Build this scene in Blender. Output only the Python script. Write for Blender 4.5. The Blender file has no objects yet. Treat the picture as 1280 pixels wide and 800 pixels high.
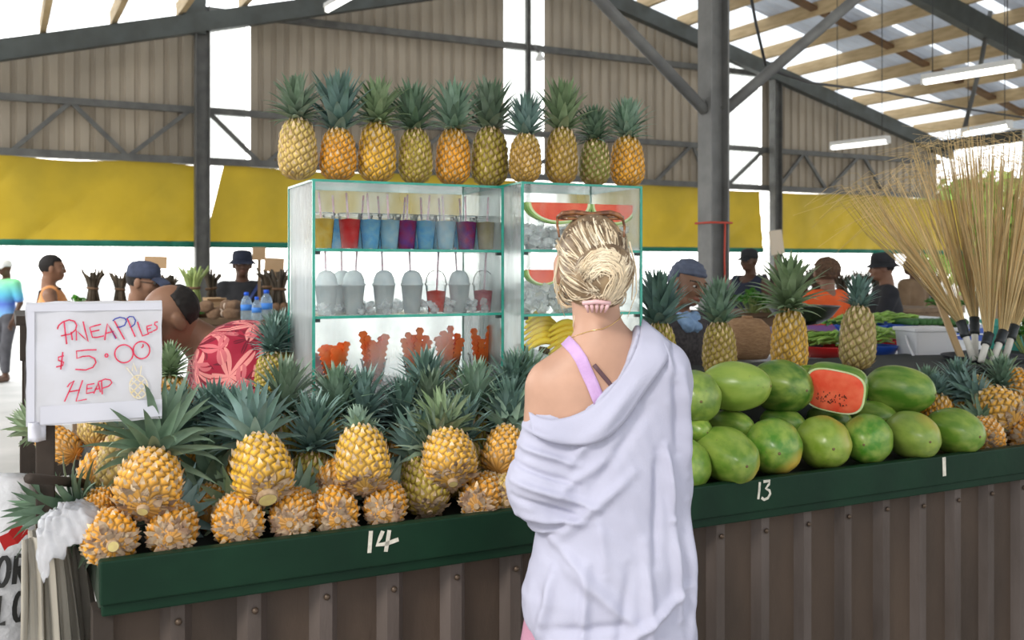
import bpy, math, random
import numpy as np
from mathutils import Vector, Matrix, noise
from mathutils.bvhtree import BVHTree

S = bpy.context.scene
COL = S.collection
PI = math.pi
rnd = random.Random(7)

# ---------------------------------------------------------------- camera, world, light, exposure
HOR = 335.0                     # image row of the eye-level line
F = 35.0 / 36.0 * 1280.0        # focal length in pixels
EYE = 1.5
cam_d = bpy.data.cameras.new('camera')
cam = bpy.data.objects.new('camera', cam_d); COL.objects.link(cam)
cam.location = (0, 0, EYE); cam.rotation_euler = (PI / 2, 0, 0)
cam_d.lens = 35; cam_d.sensor_width = 36; cam_d.shift_y = -(400 - HOR) / 1280
cam_d.clip_end = 300
cam_d.dof.use_dof = True; cam_d.dof.focus_distance = 2.75; cam_d.dof.aperture_fstop = 5.0
S.camera = cam

wd = bpy.data.worlds.new('World'); S.world = wd; wd.use_nodes = True
wn = wd.node_tree; wn.nodes.clear()
wo = wn.nodes.new('ShaderNodeOutputWorld'); wb = wn.nodes.new('ShaderNodeBackground')
tc = wn.nodes.new('ShaderNodeTexCoord'); sx = wn.nodes.new('ShaderNodeSeparateXYZ')
cr = wn.nodes.new('ShaderNodeValToRGB')
cr.color_ramp.elements[0].position = 0.0; cr.color_ramp.elements[0].color = (1.0, 0.97, 0.92, 1)
cr.color_ramp.elements[1].position = 0.5; cr.color_ramp.elements[1].color = (0.86, 0.93, 1.0, 1)
wn.links.new(tc.outputs['Generated'], sx.inputs[0]); wn.links.new(sx.outputs['Z'], cr.inputs[0])
wn.links.new(cr.outputs[0], wb.inputs[0]); wn.links.new(wb.outputs[0], wo.inputs[0])
dt = wn.nodes.new('ShaderNodeVectorMath'); dt.operation = 'DOT_PRODUCT'; dt.inputs[1].default_value = (-0.46, 0.89, 0.0)
wm = wn.nodes.new('ShaderNodeMapRange'); wm.interpolation_type = 'SMOOTHSTEP'     # sky strength raised beyond the gable wall, added to backlight the stall
wm.inputs[1].default_value = 0.1; wm.inputs[2].default_value = 0.9; wm.inputs[3].default_value = 1.5; wm.inputs[4].default_value = 4.2
wn.links.new(tc.outputs['Generated'], dt.inputs[0]); wn.links.new(dt.outputs['Value'], wm.inputs[0]); wn.links.new(wm.outputs[0], wb.inputs['Strength'])
sun_d = bpy.data.lights.new('sun', 'SUN'); sun = bpy.data.objects.new('sun', sun_d); COL.objects.link(sun)
sun_d.energy = 2.5; sun_d.angle = math.radians(14); sun_d.color = (1.0, 0.95, 0.87)
sun.rotation_euler = (math.radians(52), 0, math.radians(-40))
S.view_settings.view_transform = 'Standard'; S.view_settings.look = 'None'
S.view_settings.gamma = 1.0; S.view_settings.use_curve_mapping = False
S.view_settings.exposure = 0.0
S.cycles.transparent_max_bounces = 32; S.cycles.max_bounces = 8

# ---------------------------------------------------------------- frames of reference
TH = math.radians(27.3); CT, ST = math.cos(TH), math.sin(TH)
def P(px, py, Y): return Vector(((px - 640) / F * Y, Y, EYE - (py - HOR) / F * Y))
def B(u, v, z): return Vector((u * CT - v * ST, u * ST + v * CT, z))      # hall axes -> world
def kv(px, v): return v / (CT - ST * (px - 640) / F)
def onv(px, py, v): return P(px, py, kv(px, v))
def uof(px, v): p = onv(px, HOR, v); return p.x * CT + p.y * ST
RB = Matrix.Rotation(TH, 4, 'Z')

# ---------------------------------------------------------------- materials
def mat(name, c1, c2=None, ns=8.0, rough=0.55, bump=0.0, bs=40.0, metal=0.0, emit=0.0, transl=0.0, stretch=None, detail=4.0, spec=0.4, lo=0.35, hi=0.65, coat=0.0, objcol=False, rnd_island=0.0):
    m = bpy.data.materials.new(name); m.use_nodes = True
    nt = m.node_tree; N, L = nt.nodes, nt.links
    b = N['Principled BSDF']
    b.inputs['Roughness'].default_value = rough; b.inputs['Metallic'].default_value = metal
    b.inputs['Specular IOR Level'].default_value = spec; b.inputs['Coat Weight'].default_value = coat
    c1 = tuple(c1) + (1,)
    b.inputs['Base Color'].default_value = c1
    t = N.new('ShaderNodeTexCoord'); mp = N.new('ShaderNodeMapping')
    L.new(t.outputs['Object'], mp.inputs[0])
    if stretch: mp.inputs['Scale'].default_value = stretch
    out = None
    if c2 is not None:
        n = N.new('ShaderNodeTexNoise'); n.inputs['Scale'].default_value = ns; n.inputs['Detail'].default_value = detail
        L.new(mp.outputs[0], n.inputs['Vector'])
        r = N.new('ShaderNodeMapRange'); r.inputs[1].default_value = lo; r.inputs[2].default_value = hi
        L.new(n.outputs['Fac'], r.inputs[0])
        mx = N.new('ShaderNodeMix'); mx.data_type = 'RGBA'
        mx.inputs[6].default_value = c1; mx.inputs[7].default_value = tuple(c2) + (1,)
        L.new(r.outputs[0], mx.inputs[0]); out = mx.outputs[2]
    if objcol:
        oi = N.new('ShaderNodeObjectInfo'); mu = N.new('ShaderNodeMix'); mu.data_type = 'RGBA'; mu.blend_type = 'MULTIPLY'
        mu.inputs[0].default_value = 1.0
        if out is not None: L.new(out, mu.inputs[6])
        else: mu.inputs[6].default_value = c1
        L.new(oi.outputs['Color'], mu.inputs[7]); out = mu.outputs[2]
    if rnd_island:
        g = N.new('ShaderNodeNewGeometry'); hs = N.new('ShaderNodeHueSaturation')
        r = N.new('ShaderNodeMapRange'); r.inputs[3].default_value = 1 - rnd_island; r.inputs[4].default_value = 1 + rnd_island
        L.new(g.outputs['Random Per Island'], r.inputs[0]); L.new(r.outputs[0], hs.inputs['Value'])
        if out is not None: L.new(out, hs.inputs['Color'])
        else: hs.inputs['Color'].default_value = c1
        out = hs.outputs[0]
    if out is not None: L.new(out, b.inputs['Base Color'])
    if bump:
        n2 = N.new('ShaderNodeTexNoise'); n2.inputs['Scale'].default_value = bs; n2.inputs['Detail'].default_value = 5
        L.new(mp.outputs[0], n2.inputs['Vector'])
        bp = N.new('ShaderNodeBump'); bp.inputs['Strength'].default_value = bump; bp.inputs['Distance'].default_value = 0.01
        L.new(n2.outputs['Fac'], bp.inputs['Height']); L.new(bp.outputs[0], b.inputs['Normal'])
    if emit:
        b.inputs['Emission Strength'].default_value = emit; b.inputs['Emission Color'].default_value = c1
    if transl:
        tr = N.new('ShaderNodeBsdfTranslucent'); ms = N.new('ShaderNodeMixShader'); ms.inputs[0].default_value = transl
        if out is not None: L.new(out, tr.inputs[0])
        else: tr.inputs[0].default_value = c1
        L.new(b.outputs[0], ms.inputs[1]); L.new(tr.outputs[0], ms.inputs[2])
        L.new(ms.outputs[0], N['Material Output'].inputs[0])
    return m

def glass(name, tint, fog=0.0, fogmax=0.0, ns=6.0, stretch=(1, 1, 1), gloss=0.10, fogcol=(0.93, 0.96, 0.97), lo=0.42, hi=0.7, soft=0.0, tl=0.7):
    """clear sheet: transparent + mirror, misted with whitish condensation by a noise mask"""
    m = bpy.data.materials.new(name); m.use_nodes = True
    nt = m.node_tree; N, L = nt.nodes, nt.links; N.remove(N['Principled BSDF'])
    t = N.new('ShaderNodeBsdfTransparent'); t.inputs[0].default_value = tuple(tint) + (1,)
    g = N.new('ShaderNodeBsdfGlossy'); g.inputs['Roughness'].default_value = 0.05
    lw = N.new('ShaderNodeLayerWeight'); lw.inputs[0].default_value = gloss
    a = N.new('ShaderNodeMixShader'); L.new(lw.outputs['Fresnel'], a.inputs[0]); L.new(t.outputs[0], a.inputs[1]); L.new(g.outputs[0], a.inputs[2])
    last = a
    if fogmax > 0:
        d = N.new('ShaderNodeBsdfDiffuse'); d.inputs[0].default_value = tuple(fogcol) + (1,)
        tr = N.new('ShaderNodeBsdfTranslucent'); tr.inputs[0].default_value = tuple(fogcol) + (1,)
        dm = N.new('ShaderNodeMixShader'); dm.inputs[0].default_value = tl; L.new(d.outputs[0], dm.inputs[1]); L.new(tr.outputs[0], dm.inputs[2])
        if soft:                           # dew on glass scatters light mostly straight on
            rf = N.new('ShaderNodeBsdfRefraction'); rf.inputs['IOR'].default_value = 1.03; rf.inputs['Roughness'].default_value = 0.30; rf.inputs[0].default_value = tuple(fogcol) + (1,)
            d2 = N.new('ShaderNodeMixShader'); d2.inputs[0].default_value = soft; L.new(dm.outputs[0], d2.inputs[1]); L.new(rf.outputs[0], d2.inputs[2]); dm = d2
        tcn = N.new('ShaderNodeTexCoord'); mp = N.new('ShaderNodeMapping'); mp.inputs['Scale'].default_value = stretch
        L.new(tcn.outputs['Object'], mp.inputs[0])
        n = N.new('ShaderNodeTexNoise'); n.inputs['Scale'].default_value = ns; n.inputs['Detail'].default_value = 6
        L.new(mp.outputs[0], n.inputs['Vector'])
        r = N.new('ShaderNodeMapRange'); r.inputs[1].default_value = lo; r.inputs[2].default_value = hi; r.inputs[3].default_value = fog; r.inputs[4].default_value = fogmax
        L.new(n.outputs['Fac'], r.inputs[0])
        f = N.new('ShaderNodeMixShader'); L.new(r.outputs[0], f.inputs[0]); L.new(a.outputs[0], f.inputs[1]); L.new(dm.outputs[0], f.inputs[2])
        last = f
    L.new(last.outputs[0], N['Material Output'].inputs[0])
    return m

# ---------------------------------------------------------------- mesh building
class MB:
    def __init__(s): s.v = []; s.f = []; s.m = []
    def add(s, vs, fs, mi=0, M=None):
        b = len(s.v)
        s.v += [tuple(M @ Vector(p)) for p in vs] if M is not None else [tuple(p) for p in vs]
        s.f += [tuple(i + b for i in f) for f in fs]
        s.m += list(mi) if isinstance(mi, (list, tuple, np.ndarray)) else [mi] * len(fs)
        return s
    def box(s, lo, hi, mi=0, M=None):
        x0, y0, z0 = lo; x1, y1, z1 = hi
        vs = [(x0,y0,z0),(x1,y0,z0),(x1,y1,z0),(x0,y1,z0),(x0,y0,z1),(x1,y0,z1),(x1,y1,z1),(x0,y1,z1)]
        return s.add(vs, [(0,3,2,1),(4,5,6,7),(0,1,5,4),(1,2,6,5),(2,3,7,6),(3,0,4,7)], mi, M)
    def cbox(s, c, size, mi=0, M=None):
        return s.box([c[i] - size[i] / 2 for i in range(3)], [c[i] + size[i] / 2 for i in range(3)], mi, M)
    def bar(s, a, b, w, h, mi=0, up=(0, 0, 1)):
        a, b = Vector(a), Vector(b); d = (b - a); L = d.length; d.normalize()
        x = d.cross(Vector(up)).normalized(); z = x.cross(d)
        M = Matrix((( x.x, d.x, z.x, a.x), (x.y, d.y, z.y, a.y), (x.z, d.z, z.z, a.z), (0, 0, 0, 1)))
        return s.box((-w / 2, 0, -h / 2), (w / 2, L, h / 2), mi, M)
    def tube(s, pts, rad, n=8, mi=0, cap=True, flat=1.0):
        pts = [Vector(p) for p in pts]
        rad = [rad] * len(pts) if not isinstance(rad, (list, tuple)) else rad
        vs, fs = [], []
        d0 = (pts[1] - pts[0]).normalized(); ref = Vector((0, 0, 1)) if abs(d0.z) < 0.9 else Vector((1, 0, 0))
        x = d0.cross(ref).normalized()
        for i, p in enumerate(pts):
            d = (pts[min(i + 1, len(pts) - 1)] - pts[max(i - 1, 0)])
            d = d.normalized() if d.length > 1e-9 else d0
            x = (x - d * x.dot(d)).normalized(); y = d.cross(x)
            for k in range(n):
                a = 2 * PI * k / n
                vs.append(p + x * (math.cos(a) * rad[i]) + y * (math.sin(a) * rad[i] * flat))
        for i in range(len(pts) - 1):
            for k in range(n):
                k2 = (k + 1) % n
                fs.append((i * n + k, i * n + k2, (i + 1) * n + k2, (i + 1) * n + k))
        if cap: fs += [tuple(range(n - 1, -1, -1)), tuple((len(pts) - 1) * n + k for k in range(n))]
        return s.add(vs, fs, mi)
    def lathe(s, prof, n=24, mi=0, M=None, sx=1.0, sy=1.0):
        vs = [(math.cos(2 * PI * k / n) * r * sx, math.sin(2 * PI * k / n) * r * sy, z) for r, z in prof for k in range(n)]
        fs = [(i * n + k, i * n + (k + 1) % n, (i + 1) * n + (k + 1) % n, (i + 1) * n + k) for i in range(len(prof) - 1) for k in range(n)]
        if prof[0][0] > 1e-6: fs.append(tuple(range(n - 1, -1, -1)))
        if prof[-1][0] > 1e-6: fs.append(tuple((len(prof) - 1) * n + k for k in range(n)))
        return s.add(vs, fs, mi, M)
    def ell(s, c, r, mi=0, n=16, M=None):
        T = Matrix.Translation(Vector(c)) @ Matrix.Diagonal((r[0], r[1], r[2], 1)) if not hasattr(r, '__float__') else None
        prof = [(math.sin(PI * i / n), -math.cos(PI * i / n)) for i in range(n + 1)]
        prof[0] = (1e-5, -1); prof[-1] = (1e-5, 1)
        return s.lathe(prof, n * 2, mi, (M @ T) if M is not None else T)
    def grid(s, rows, mi=0, closed=False, M=None):
        n = len(rows[0]); vs = [p for r in rows for p in r]
        fs = [(i * n + k, i * n + (k + 1) % n, (i + 1) * n + (k + 1) % n, (i + 1) * n + k) for i in range(len(rows) - 1) for k in range(n if closed else n - 1)]
        return s.add(vs, fs, mi, M)
    def ribbon(s, pts, w, nrm, mi=0, lift=0.0):
        """flat painted or inked stroke lying on a surface whose normal is nrm"""
        nrm = Vector(nrm); pts = [Vector(p) + nrm * lift for p in pts]; vs = []
        for i, p in enumerate(pts):
            d = (pts[min(i + 1, len(pts) - 1)] - pts[max(i - 1, 0)]).normalized()
            q = d.cross(nrm).normalized() * (w / 2)
            vs += [p - q, p + q]
        return s.add(vs, [(2 * i, 2 * i + 1, 2 * i + 3, 2 * i + 2) for i in range(len(pts) - 1)], mi)
    def build(s, name, mats, parent=None, smooth=True, bevel=0.0, loc=None, solid=0.0, sub=0, angle=None):
        me = bpy.data.meshes.new(name); me.from_pydata(s.v, [], s.f)
        mats = mats if isinstance(mats, (list, tuple)) else [mats]
        for m in mats: me.materials.append(m)
        me.polygons.foreach_set('material_index', s.m)
        me.update()
        if smooth:
            me.polygons.foreach_set('use_smooth', [True] * len(me.polygons))
            if angle: me.set_sharp_from_angle(angle=math.radians(angle))
        o = bpy.data.objects.new(name, me); COL.objects.link(o)
        if parent is not None: o.parent = parent
        if loc is not None: o.location = loc
        if bevel:
            b = o.modifiers.new('bevel', 'BEVEL'); b.width = bevel; b.segments = 2; b.limit_method = 'ANGLE'
        if solid:
            b = o.modifiers.new('solid', 'SOLIDIFY'); b.thickness = solid; b.offset = 0
        if sub:
            b = o.modifiers.new('sub', 'SUBSURF'); b.levels = sub; b.render_levels = sub
        return o

def tag(o, label, cat, group=None):
    o['label'] = label; o['category'] = cat
    if group: o['group'] = group
    return o
def struct(o): o['kind'] = 'structure'; return o
def stuff(o): o['kind'] = 'stuff'; return o
def thing(name, label, cat, loc=(0, 0, 0), rotz=0.0, group=None):
    o = bpy.data.objects.new(name, None); COL.objects.link(o); o.empty_display_size = 0.1
    o.location = loc; o.rotation_euler = (0, 0, rotz)
    return tag(o, label, cat, group)
def copy_tree(o, parent=None, label=None, group=None):
    c = o.copy(); COL.objects.link(c)
    if parent is not None: c.parent = parent
    if label: c['label'] = label
    if group: c['group'] = group
    for ch in list(o.children): copy_tree(ch, c)
    return c
def lerp(a, b, t): return a + (b - a) * t
def sm(x, a, b):
    t = min(1, max(0, (x - a) / (b - a))); return t * t * (3 - 2 * t)

# ---------------------------------------------------------------- soft solid modelling: smooth unions meshed by surface nets
def field(prims, lo, hi, h):
    lo = np.array(lo, float); n = np.ceil((np.array(hi) - lo) / h).astype(int) + 1
    ax = [lo[i] + h * np.arange(n[i]) for i in range(3)]
    Fd = np.full(n, 1.0)
    for p in prims:
        kind, k = p[0], p[-1]
        if kind in ('cap',):
            a, b, ra, rb = np.array(p[1], float), np.array(p[2], float), p[3], p[4]
            m = max(ra, rb) + abs(k) * 1.5 + 2 * h
            l, u = np.minimum(a, b) - m, np.maximum(a, b) + m
        elif kind in ('ell', 'sub'):
            c, r = np.array(p[1], float), np.array(p[2], float)
            m = r + abs(k) * 1.5 + 2 * h; l, u = c - m, c + m
        elif kind == 'stack':
            st = np.array(p[1], float); m = abs(k) * 1.5 + 2 * h
            l = np.array([(st[:, 1] - st[:, 3]).min() - m, (st[:, 2] - st[:, 4]).min() - m, st[:, 0].min() - m])
            u = np.array([(st[:, 1] + st[:, 3]).max() + m, (st[:, 2] + st[:, 4]).max() + m, st[:, 0].max() + m])
        else:
            l, u = lo, np.array(hi)
        i0 = np.clip(np.floor((l - lo) / h).astype(int), 0, n); i1 = np.clip(np.ceil((u - lo) / h).astype(int) + 1, 0, n)
        if (i1 <= i0).any(): continue
        sl = tuple(slice(i0[i], i1[i]) for i in range(3))
        X, Y, Z = np.meshgrid(*[ax[i][i0[i]:i1[i]] for i in range(3)], indexing='ij')
        if kind == 'cap':
            ab = b - a; t = ((X - a[0]) * ab[0] + (Y - a[1]) * ab[1] + (Z - a[2]) * ab[2]) / max(ab @ ab, 1e-9); t = np.clip(t, 0, 1)
            d = np.sqrt((X - a[0] - ab[0] * t) ** 2 + (Y - a[1] - ab[1] * t) ** 2 + (Z - a[2] - ab[2] * t) ** 2) - (ra + (rb - ra) * t)
        elif kind in ('ell', 'sub'):
            q = np.sqrt(((X - c[0]) / r[0]) ** 2 + ((Y - c[1]) / r[1]) ** 2 + ((Z - c[2]) / r[2]) ** 2)
            g = np.sqrt(((X - c[0]) / r[0] ** 2) ** 2 + ((Y - c[1]) / r[1] ** 2) ** 2 + ((Z - c[2]) / r[2] ** 2) ** 2)
            d = np.where(g > 1e-6, q * (q - 1) / np.maximum(g, 1e-6), -r.min())
        elif kind == 'stack':
            z = st[:, 0]; cx, cy, rx, ry = [np.interp(Z, z, st[:, i]) for i in (1, 2, 3, 4)]
            q = np.sqrt(((X - cx) / rx) ** 2 + ((Y - cy) / ry) ** 2)
            d = np.maximum((q - 1) * np.minimum(rx, ry), np.maximum(z[0] - Z, Z - z[-1]))
        elif kind == 'cut':                    # keep where fn <= 0
            Fd[sl] = np.maximum(Fd[sl], p[1](X, Y, Z)); continue
        cur = Fd[sl]
        if kind == 'sub':
            d = -d; kk = max(k, 1e-5); hh = np.clip(0.5 + 0.5 * (cur - d) / kk, 0, 1)
            Fd[sl] = -( -(d + (cur - d) * hh) - kk * hh * (1 - hh)) if False else d + (cur - d) * hh + kk * hh * (1 - hh)
        else:
            kk = max(k, 1e-5); hh = np.clip(0.5 + 0.5 * (cur - d) / kk, 0, 1)
            Fd[sl] = cur + (d - cur) * hh - kk * hh * (1 - hh)
    return Fd, lo

def nets(Fd, lo, h):
    ins = Fd < 0; nx, ny, nz = Fd.shape
    c8 = [ins[i:nx - 1 + i, j:ny - 1 + j, k:nz - 1 + k] for i in (0, 1) for j in (0, 1) for k in (0, 1)]
    s = sum(c.astype(np.int8) for c in c8); act = (s > 0) & (s < 8)
    I = np.argwhere(act); idx = np.full(act.shape, -1, int); idx[act] = np.arange(len(I))
    acc = np.zeros((len(I), 3)); cnt = np.zeros(len(I))
    cs = [(i, j, k) for i in (0, 1) for j in (0, 1) for k in (0, 1)]
    for A in cs:
        for ax in range(3):
            if A[ax]: continue
            Bc = list(A); Bc[ax] = 1
            fa = Fd[I[:, 0] + A[0], I[:, 1] + A[1], I[:, 2] + A[2]]; fb = Fd[I[:, 0] + Bc[0], I[:, 1] + Bc[1], I[:, 2] + Bc[2]]
            cr_ = (fa < 0) != (fb < 0); t = np.where(cr_, fa / np.where(cr_, fa - fb, 1), 0)
            p = np.array(A, float)[None, :].repeat(len(I), 0); p[:, ax] += t
            acc += p * cr_[:, None]; cnt += cr_
    V = lo + h * (I + acc / np.maximum(cnt, 1)[:, None])
    faces = []
    for ax in range(3):
        sl0 = [slice(None)] * 3; sl1 = [slice(None)] * 3; sl0[ax] = slice(0, -1); sl1[ax] = slice(1, None)
        a, b = ins[tuple(sl0)], ins[tuple(sl1)]
        E = np.argwhere(a != b); o1, o2 = (ax + 1) % 3, (ax + 2) % 3
        ok = (E[:, o1] > 0) & (E[:, o2] > 0) & (E[:, o1] < Fd.shape[o1] - 1) & (E[:, o2] < Fd.shape[o2] - 1); E = E[ok]
        def cell(d1, d2):
            q = E.copy(); q[:, o1] -= d1; q[:, o2] -= d2; return idx[q[:, 0], q[:, 1], q[:, 2]]
        Q = np.stack([cell(1, 1), cell(0, 1), cell(0, 0), cell(1, 0)], 1)
        fl = ~a[E[:, 0], E[:, 1], E[:, 2]]; Q[fl] = Q[fl][:, ::-1]; faces.append(Q)
    Fc = np.concatenate(faces); Fc = Fc[(Fc >= 0).all(1)]
    return V, Fc

def smooth_verts(V, Fc, it=2, lam=0.5):
    E = np.concatenate([Fc[:, [0, 1]], Fc[:, [1, 2]], Fc[:, [2, 3]], Fc[:, [3, 0]]])
    for _ in range(it):
        acc = np.zeros_like(V); c = np.zeros(len(V))
        np.add.at(acc, E[:, 0], V[E[:, 1]]); np.add.at(acc, E[:, 1], V[E[:, 0]])
        np.add.at(c, E[:, 0], 1); np.add.at(c, E[:, 1], 1)
        V = V + lam * (acc / np.maximum(c, 1)[:, None] - V)
    return V
def vnormals(V, Fc):
    n = np.cross(V[Fc[:, 2]] - V[Fc[:, 0]], V[Fc[:, 3]] - V[Fc[:, 1]]); N = np.zeros_like(V)
    for i in range(4): np.add.at(N, Fc[:, i], n)
    return N / np.maximum(np.linalg.norm(N, axis=1), 1e-12)[:, None]
def solid(prims, lo, hi, h, it=1):
    Fd, o = field(prims, lo, hi, h); V, Fc = nets(Fd, o, h)
    return smooth_verts(V, Fc, it), Fc
# ================================================================ THE HALL
VW = 14.5                        # the corrugated gable wall stands at v = 14.5
RU, RZ, RS = 8.1, 6.55, 0.255    # ridge position, height and roof slope
def zr(u): return RZ - RS * abs(u - RU)
m_steel = mat('steel_grey_paint', (0.15, 0.15, 0.14), (0.10, 0.10, 0.095), 6, 0.5, 0.05)
m_steel_lt = mat('steel_light_paint', (0.22, 0.22, 0.21), (0.16, 0.16, 0.155), 6, 0.5, 0.05)
m_beam = mat('beam_dark_paint', (0.075, 0.085, 0.08), (0.055, 0.06, 0.055), 4, 0.55)
m_corr = mat('corrugated_fibre_sheet', (0.45, 0.385, 0.30), (0.35, 0.30, 0.235), 2.2, 0.75, 0.1, 30, stretch=(1, 1, 0.3))
m_clear = mat('translucent_sheet', (0.95, 0.95, 0.93), rough=0.6, transl=0.85)
m_roof = mat('roof_sheet', (0.50, 0.54, 0.60), (0.36, 0.38, 0.42), 1.2, 0.4, 0.3, 6, transl=0.18, stretch=(1, 1, 1))
m_roof_lt = mat('roof_clear_sheet', (0.9, 0.92, 0.95), rough=0.5, transl=0.75)
m_timber = mat('roof_timber', (0.62, 0.47, 0.27), (0.48, 0.35, 0.19), 3, 0.7, 0.1, 20, stretch=(1, 1, 6))
m_noggin = mat('brown_timber', (0.20, 0.11, 0.05), (0.14, 0.08, 0.04), 6, 0.7)
m_floor = mat('concrete_floor', (0.46, 0.44, 0.41), (0.34, 0.325, 0.30), 1.4, 0.6, 0.1, 25)
m_ground = mat('pale_ground', (0.72, 0.70, 0.66), (0.6, 0.58, 0.54), 0.8, 0.9)

mb = MB(); q = [B(-12, -10, 0), B(26, -10, 0), B(26, VW + .3, 0), B(-12, VW + .3, 0)]
mb.add(q, [(0, 1, 2, 3)]); struct(mb.build('floor', m_floor, smooth=False))
mb = MB(); q = [(-120, -60, -0.03), (120, -60, -0.03), (120, 140, -0.03), (-120, 140, -0.03)]
mb.add(q, [(0, 1, 2, 3)]); struct(mb.build('ground', m_ground, smooth=False))

# corrugated gable wall with clear panels
def corr_panel(u0, u1, zb, pitch=0.19, depth=0.035):
    us = []; u = u0
    while u < u1:
        for du, dv in ((0, 0), (0.55, 0), (0.65, depth), (0.9, depth), (1.0, 0)):
            if u + du * pitch <= u1 + 1e-6: us.append((u + du * pitch, dv))
        u += pitch
    m = MB(); top = lambda u: zr(u) - 0.02
    rows = [[B(u, VW + dv, zb) for u, dv in us], [B(u, VW + dv, top(u)) for u, dv in us]]
    return m.grid(rows)
U = lambda px: uof(px, VW)
ZB = 2.95
segs = [('wall_back_sheet', -1.3, U(256), 0), ('wall_back_clear', U(256), U(313), 1), ('wall_back_sheet', U(313), U(632), 0), ('wall_back_clear', U(632), U(680), 1),
        ('wall_back_sheet', U(680), U(908), 0), ('wall_back_clear', U(908), U(952), 1), ('wall_back_sheet', U(952), 17.6, 0)]
for nm, a, b, c in segs:
    struct(corr_panel(a, b, ZB).build(nm, m_clear if c else m_corr, smooth=False, solid=0.006))
# steel frame of the wall: girts, bottom rail, zigzag bracing, posts, rafter
mb = MB()
for z, h in ((3.0, 0.10), (3.71, 0.09), (5.12, 0.10)):
    a, b = (-1.3, 17.5) if z < 4.0 else (2.6, 13.4)
    mb.bar(B(a, VW - 0.09, z), B(b, VW - 0.09, z), 0.09, h)
struct(mb.build('trim_girts', m_steel, smooth=False))
mb = MB(); u = -1.0; up = True
for px0, px1 in ((15, 88), (158, 88), (160, 236), (322, 258), (332, 395), (480, 400), (490, 560), (640, 565), (650, 720), (800, 725), (815, 860), (880, 862), (905, 950), (968, 1000), (1028, 1000), (1030, 1068), (1100, 1075)):
    mb.bar(B(U(px0), VW - 0.1, 3.02), B(U(px1), VW - 0.1, 3.70), 0.05, 0.06)
struct(mb.build('trim_bracing', m_steel, smooth=False))
def i_post(name, u, v, z1, fw, dp, m):
    mb = MB(); t = 0.014
    for s in (-1, 1): mb.cbox((s * dp / 2, 0, z1 / 2), (t, fw, z1))
    mb.cbox((0, 0, z1 / 2), (dp, t, z1)); mb.cbox((0, 0, 0.01), (dp + .14, fw + .14, 0.02))
    o = mb.build(name, m, smooth=False); o.location = B(u, v, 0); o.rotation_euler = (0, 0, TH); return struct(o)
i_post('column_wall', U(248), VW - 0.28, zr(U(248)), 0.16, 0.18, m_steel)
i_post('column_wall', U(957), VW - 0.28, zr(U(957)), 0.16, 0.17, m_steel)
i_post('column_wall', U(655), VW - 0.14, zr(U(655)), 0.07, 0.06, m_steel)
UC, VC = uof(892, 5.65), 5.65
i_post('column_hall', UC, VC, zr(UC) - .1, 0.15, 0.15, m_steel_lt)
def rafter(name, v, w, h, u0=-1.4, u1=17.6, drop=0.0):
    mb = MB()
    for a, b in ((u0, RU), (RU, u1)): mb.bar(B(a, v, zr(a) - h / 2 - .1 - drop), B(b, v, zr(b) - h / 2 - .1 - drop), w, h)
    return struct(mb.build(name, m_beam, smooth=False))
rafter('beam_gable', VW - 0.30, 0.16, 0.26)
mb = MB(); mb.bar(B(17.3, -1, 4.02), B(17.3, VW, 4.02), .12, .22); struct(mb.build('beam_eave', m_beam, smooth=False))
rafter('beam_hall', 9.9, 0.16, 0.30)
rafter('beam_hall', VC, 0.16, 0.30)
mb = MB()                                       # haunch plate where the left wall post meets the rafter
mb.cbox((0, 0, 0), (0.30, 0.18, 0.55)); o = mb.build('trim_haunch', m_beam, smooth=False, bevel=.01)
o.location = B(U(238), VW - .28, 5.0); o.rotation_euler = (0, 0, TH); struct(o)
# round pipe braces from the hall column up to its rafter
zb0 = 2.62
mb = MB(); mb.tube([B(UC - .08, VC, zb0), B(UC - 2.75, VC, zb0 + 2.05)], 0.042, 12)
struct(mb.build('trim_brace', m_steel_lt))
mb = MB(); mb.tube([B(UC + .08, VC, zb0), B(UC + 3.6, VC, zb0 + 2.62)], 0.042, 12)
struct(mb.build('trim_brace', m_steel_lt))
# roof: timber purlins running to the gable, sheets above them
pu = [-1.2 + .86 * i for i in range(22)]
for u in pu:
    mb = MB(); mb.bar(B(u, -1.0, zr(u) + .04), B(u, VW, zr(u) + .04), 0.075, 0.21); struct(mb.build('trim_purlin', m_timber, smooth=False))
mb = MB()
for i in range(12, 21):
    for v in (7.7, 12.0):
        a, b = pu[i], pu[i + 1]
        mb.bar(B(a + .03, v, zr(a) + .03), B(b - .03, v, zr(b) + .03), 0.16, 0.05)
struct(mb.build('trim_noggins', m_noggin, smooth=False))
def roof_sheet(name, v0, v1, m, u0=-1.6, u1=17.9):
    for a, b in ((u0, RU), (RU, u1)):
        mb = MB(); n = max(2, int((v1 - v0) / .04)); rows = []
        for i in range(n + 1):
            v = v0 + (v1 - v0) * i / n; dz = 0.018 * math.sin(v * 2 * PI / .2)
            rows.append([B(a, v, zr(a) + .15 + dz), B(b, v, zr(b) + .15 + dz)])
        mb.grid(rows); struct(mb.build(name, m, smooth=True))
EDG = [-1.0, 5.9, 6.15, 7.9, 8.05, 9.75, 10.05, 11.5, 11.65, 13.1]
for i in range(len(EDG) - 1): roof_sheet('ceiling_clear' if i % 2 else 'ceiling_sheet', EDG[i], EDG[i + 1], m_roof_lt if i % 2 else m_roof)
roof_sheet('ceiling_clear', 13.1, VW + .3, m_roof_lt)
m_wpost = mat('white_post', (0.8, 0.8, 0.78))
for px, v in ((1196, 12.2), (1262, 9.9)):
    u = 17.2; mb = MB(); mb.bar(B(u, v, 0), B(u, v, 4.1), .12, .12, up=(0, 1, 0)); struct(mb.build('column_side', m_wpost, smooth=False))

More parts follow.
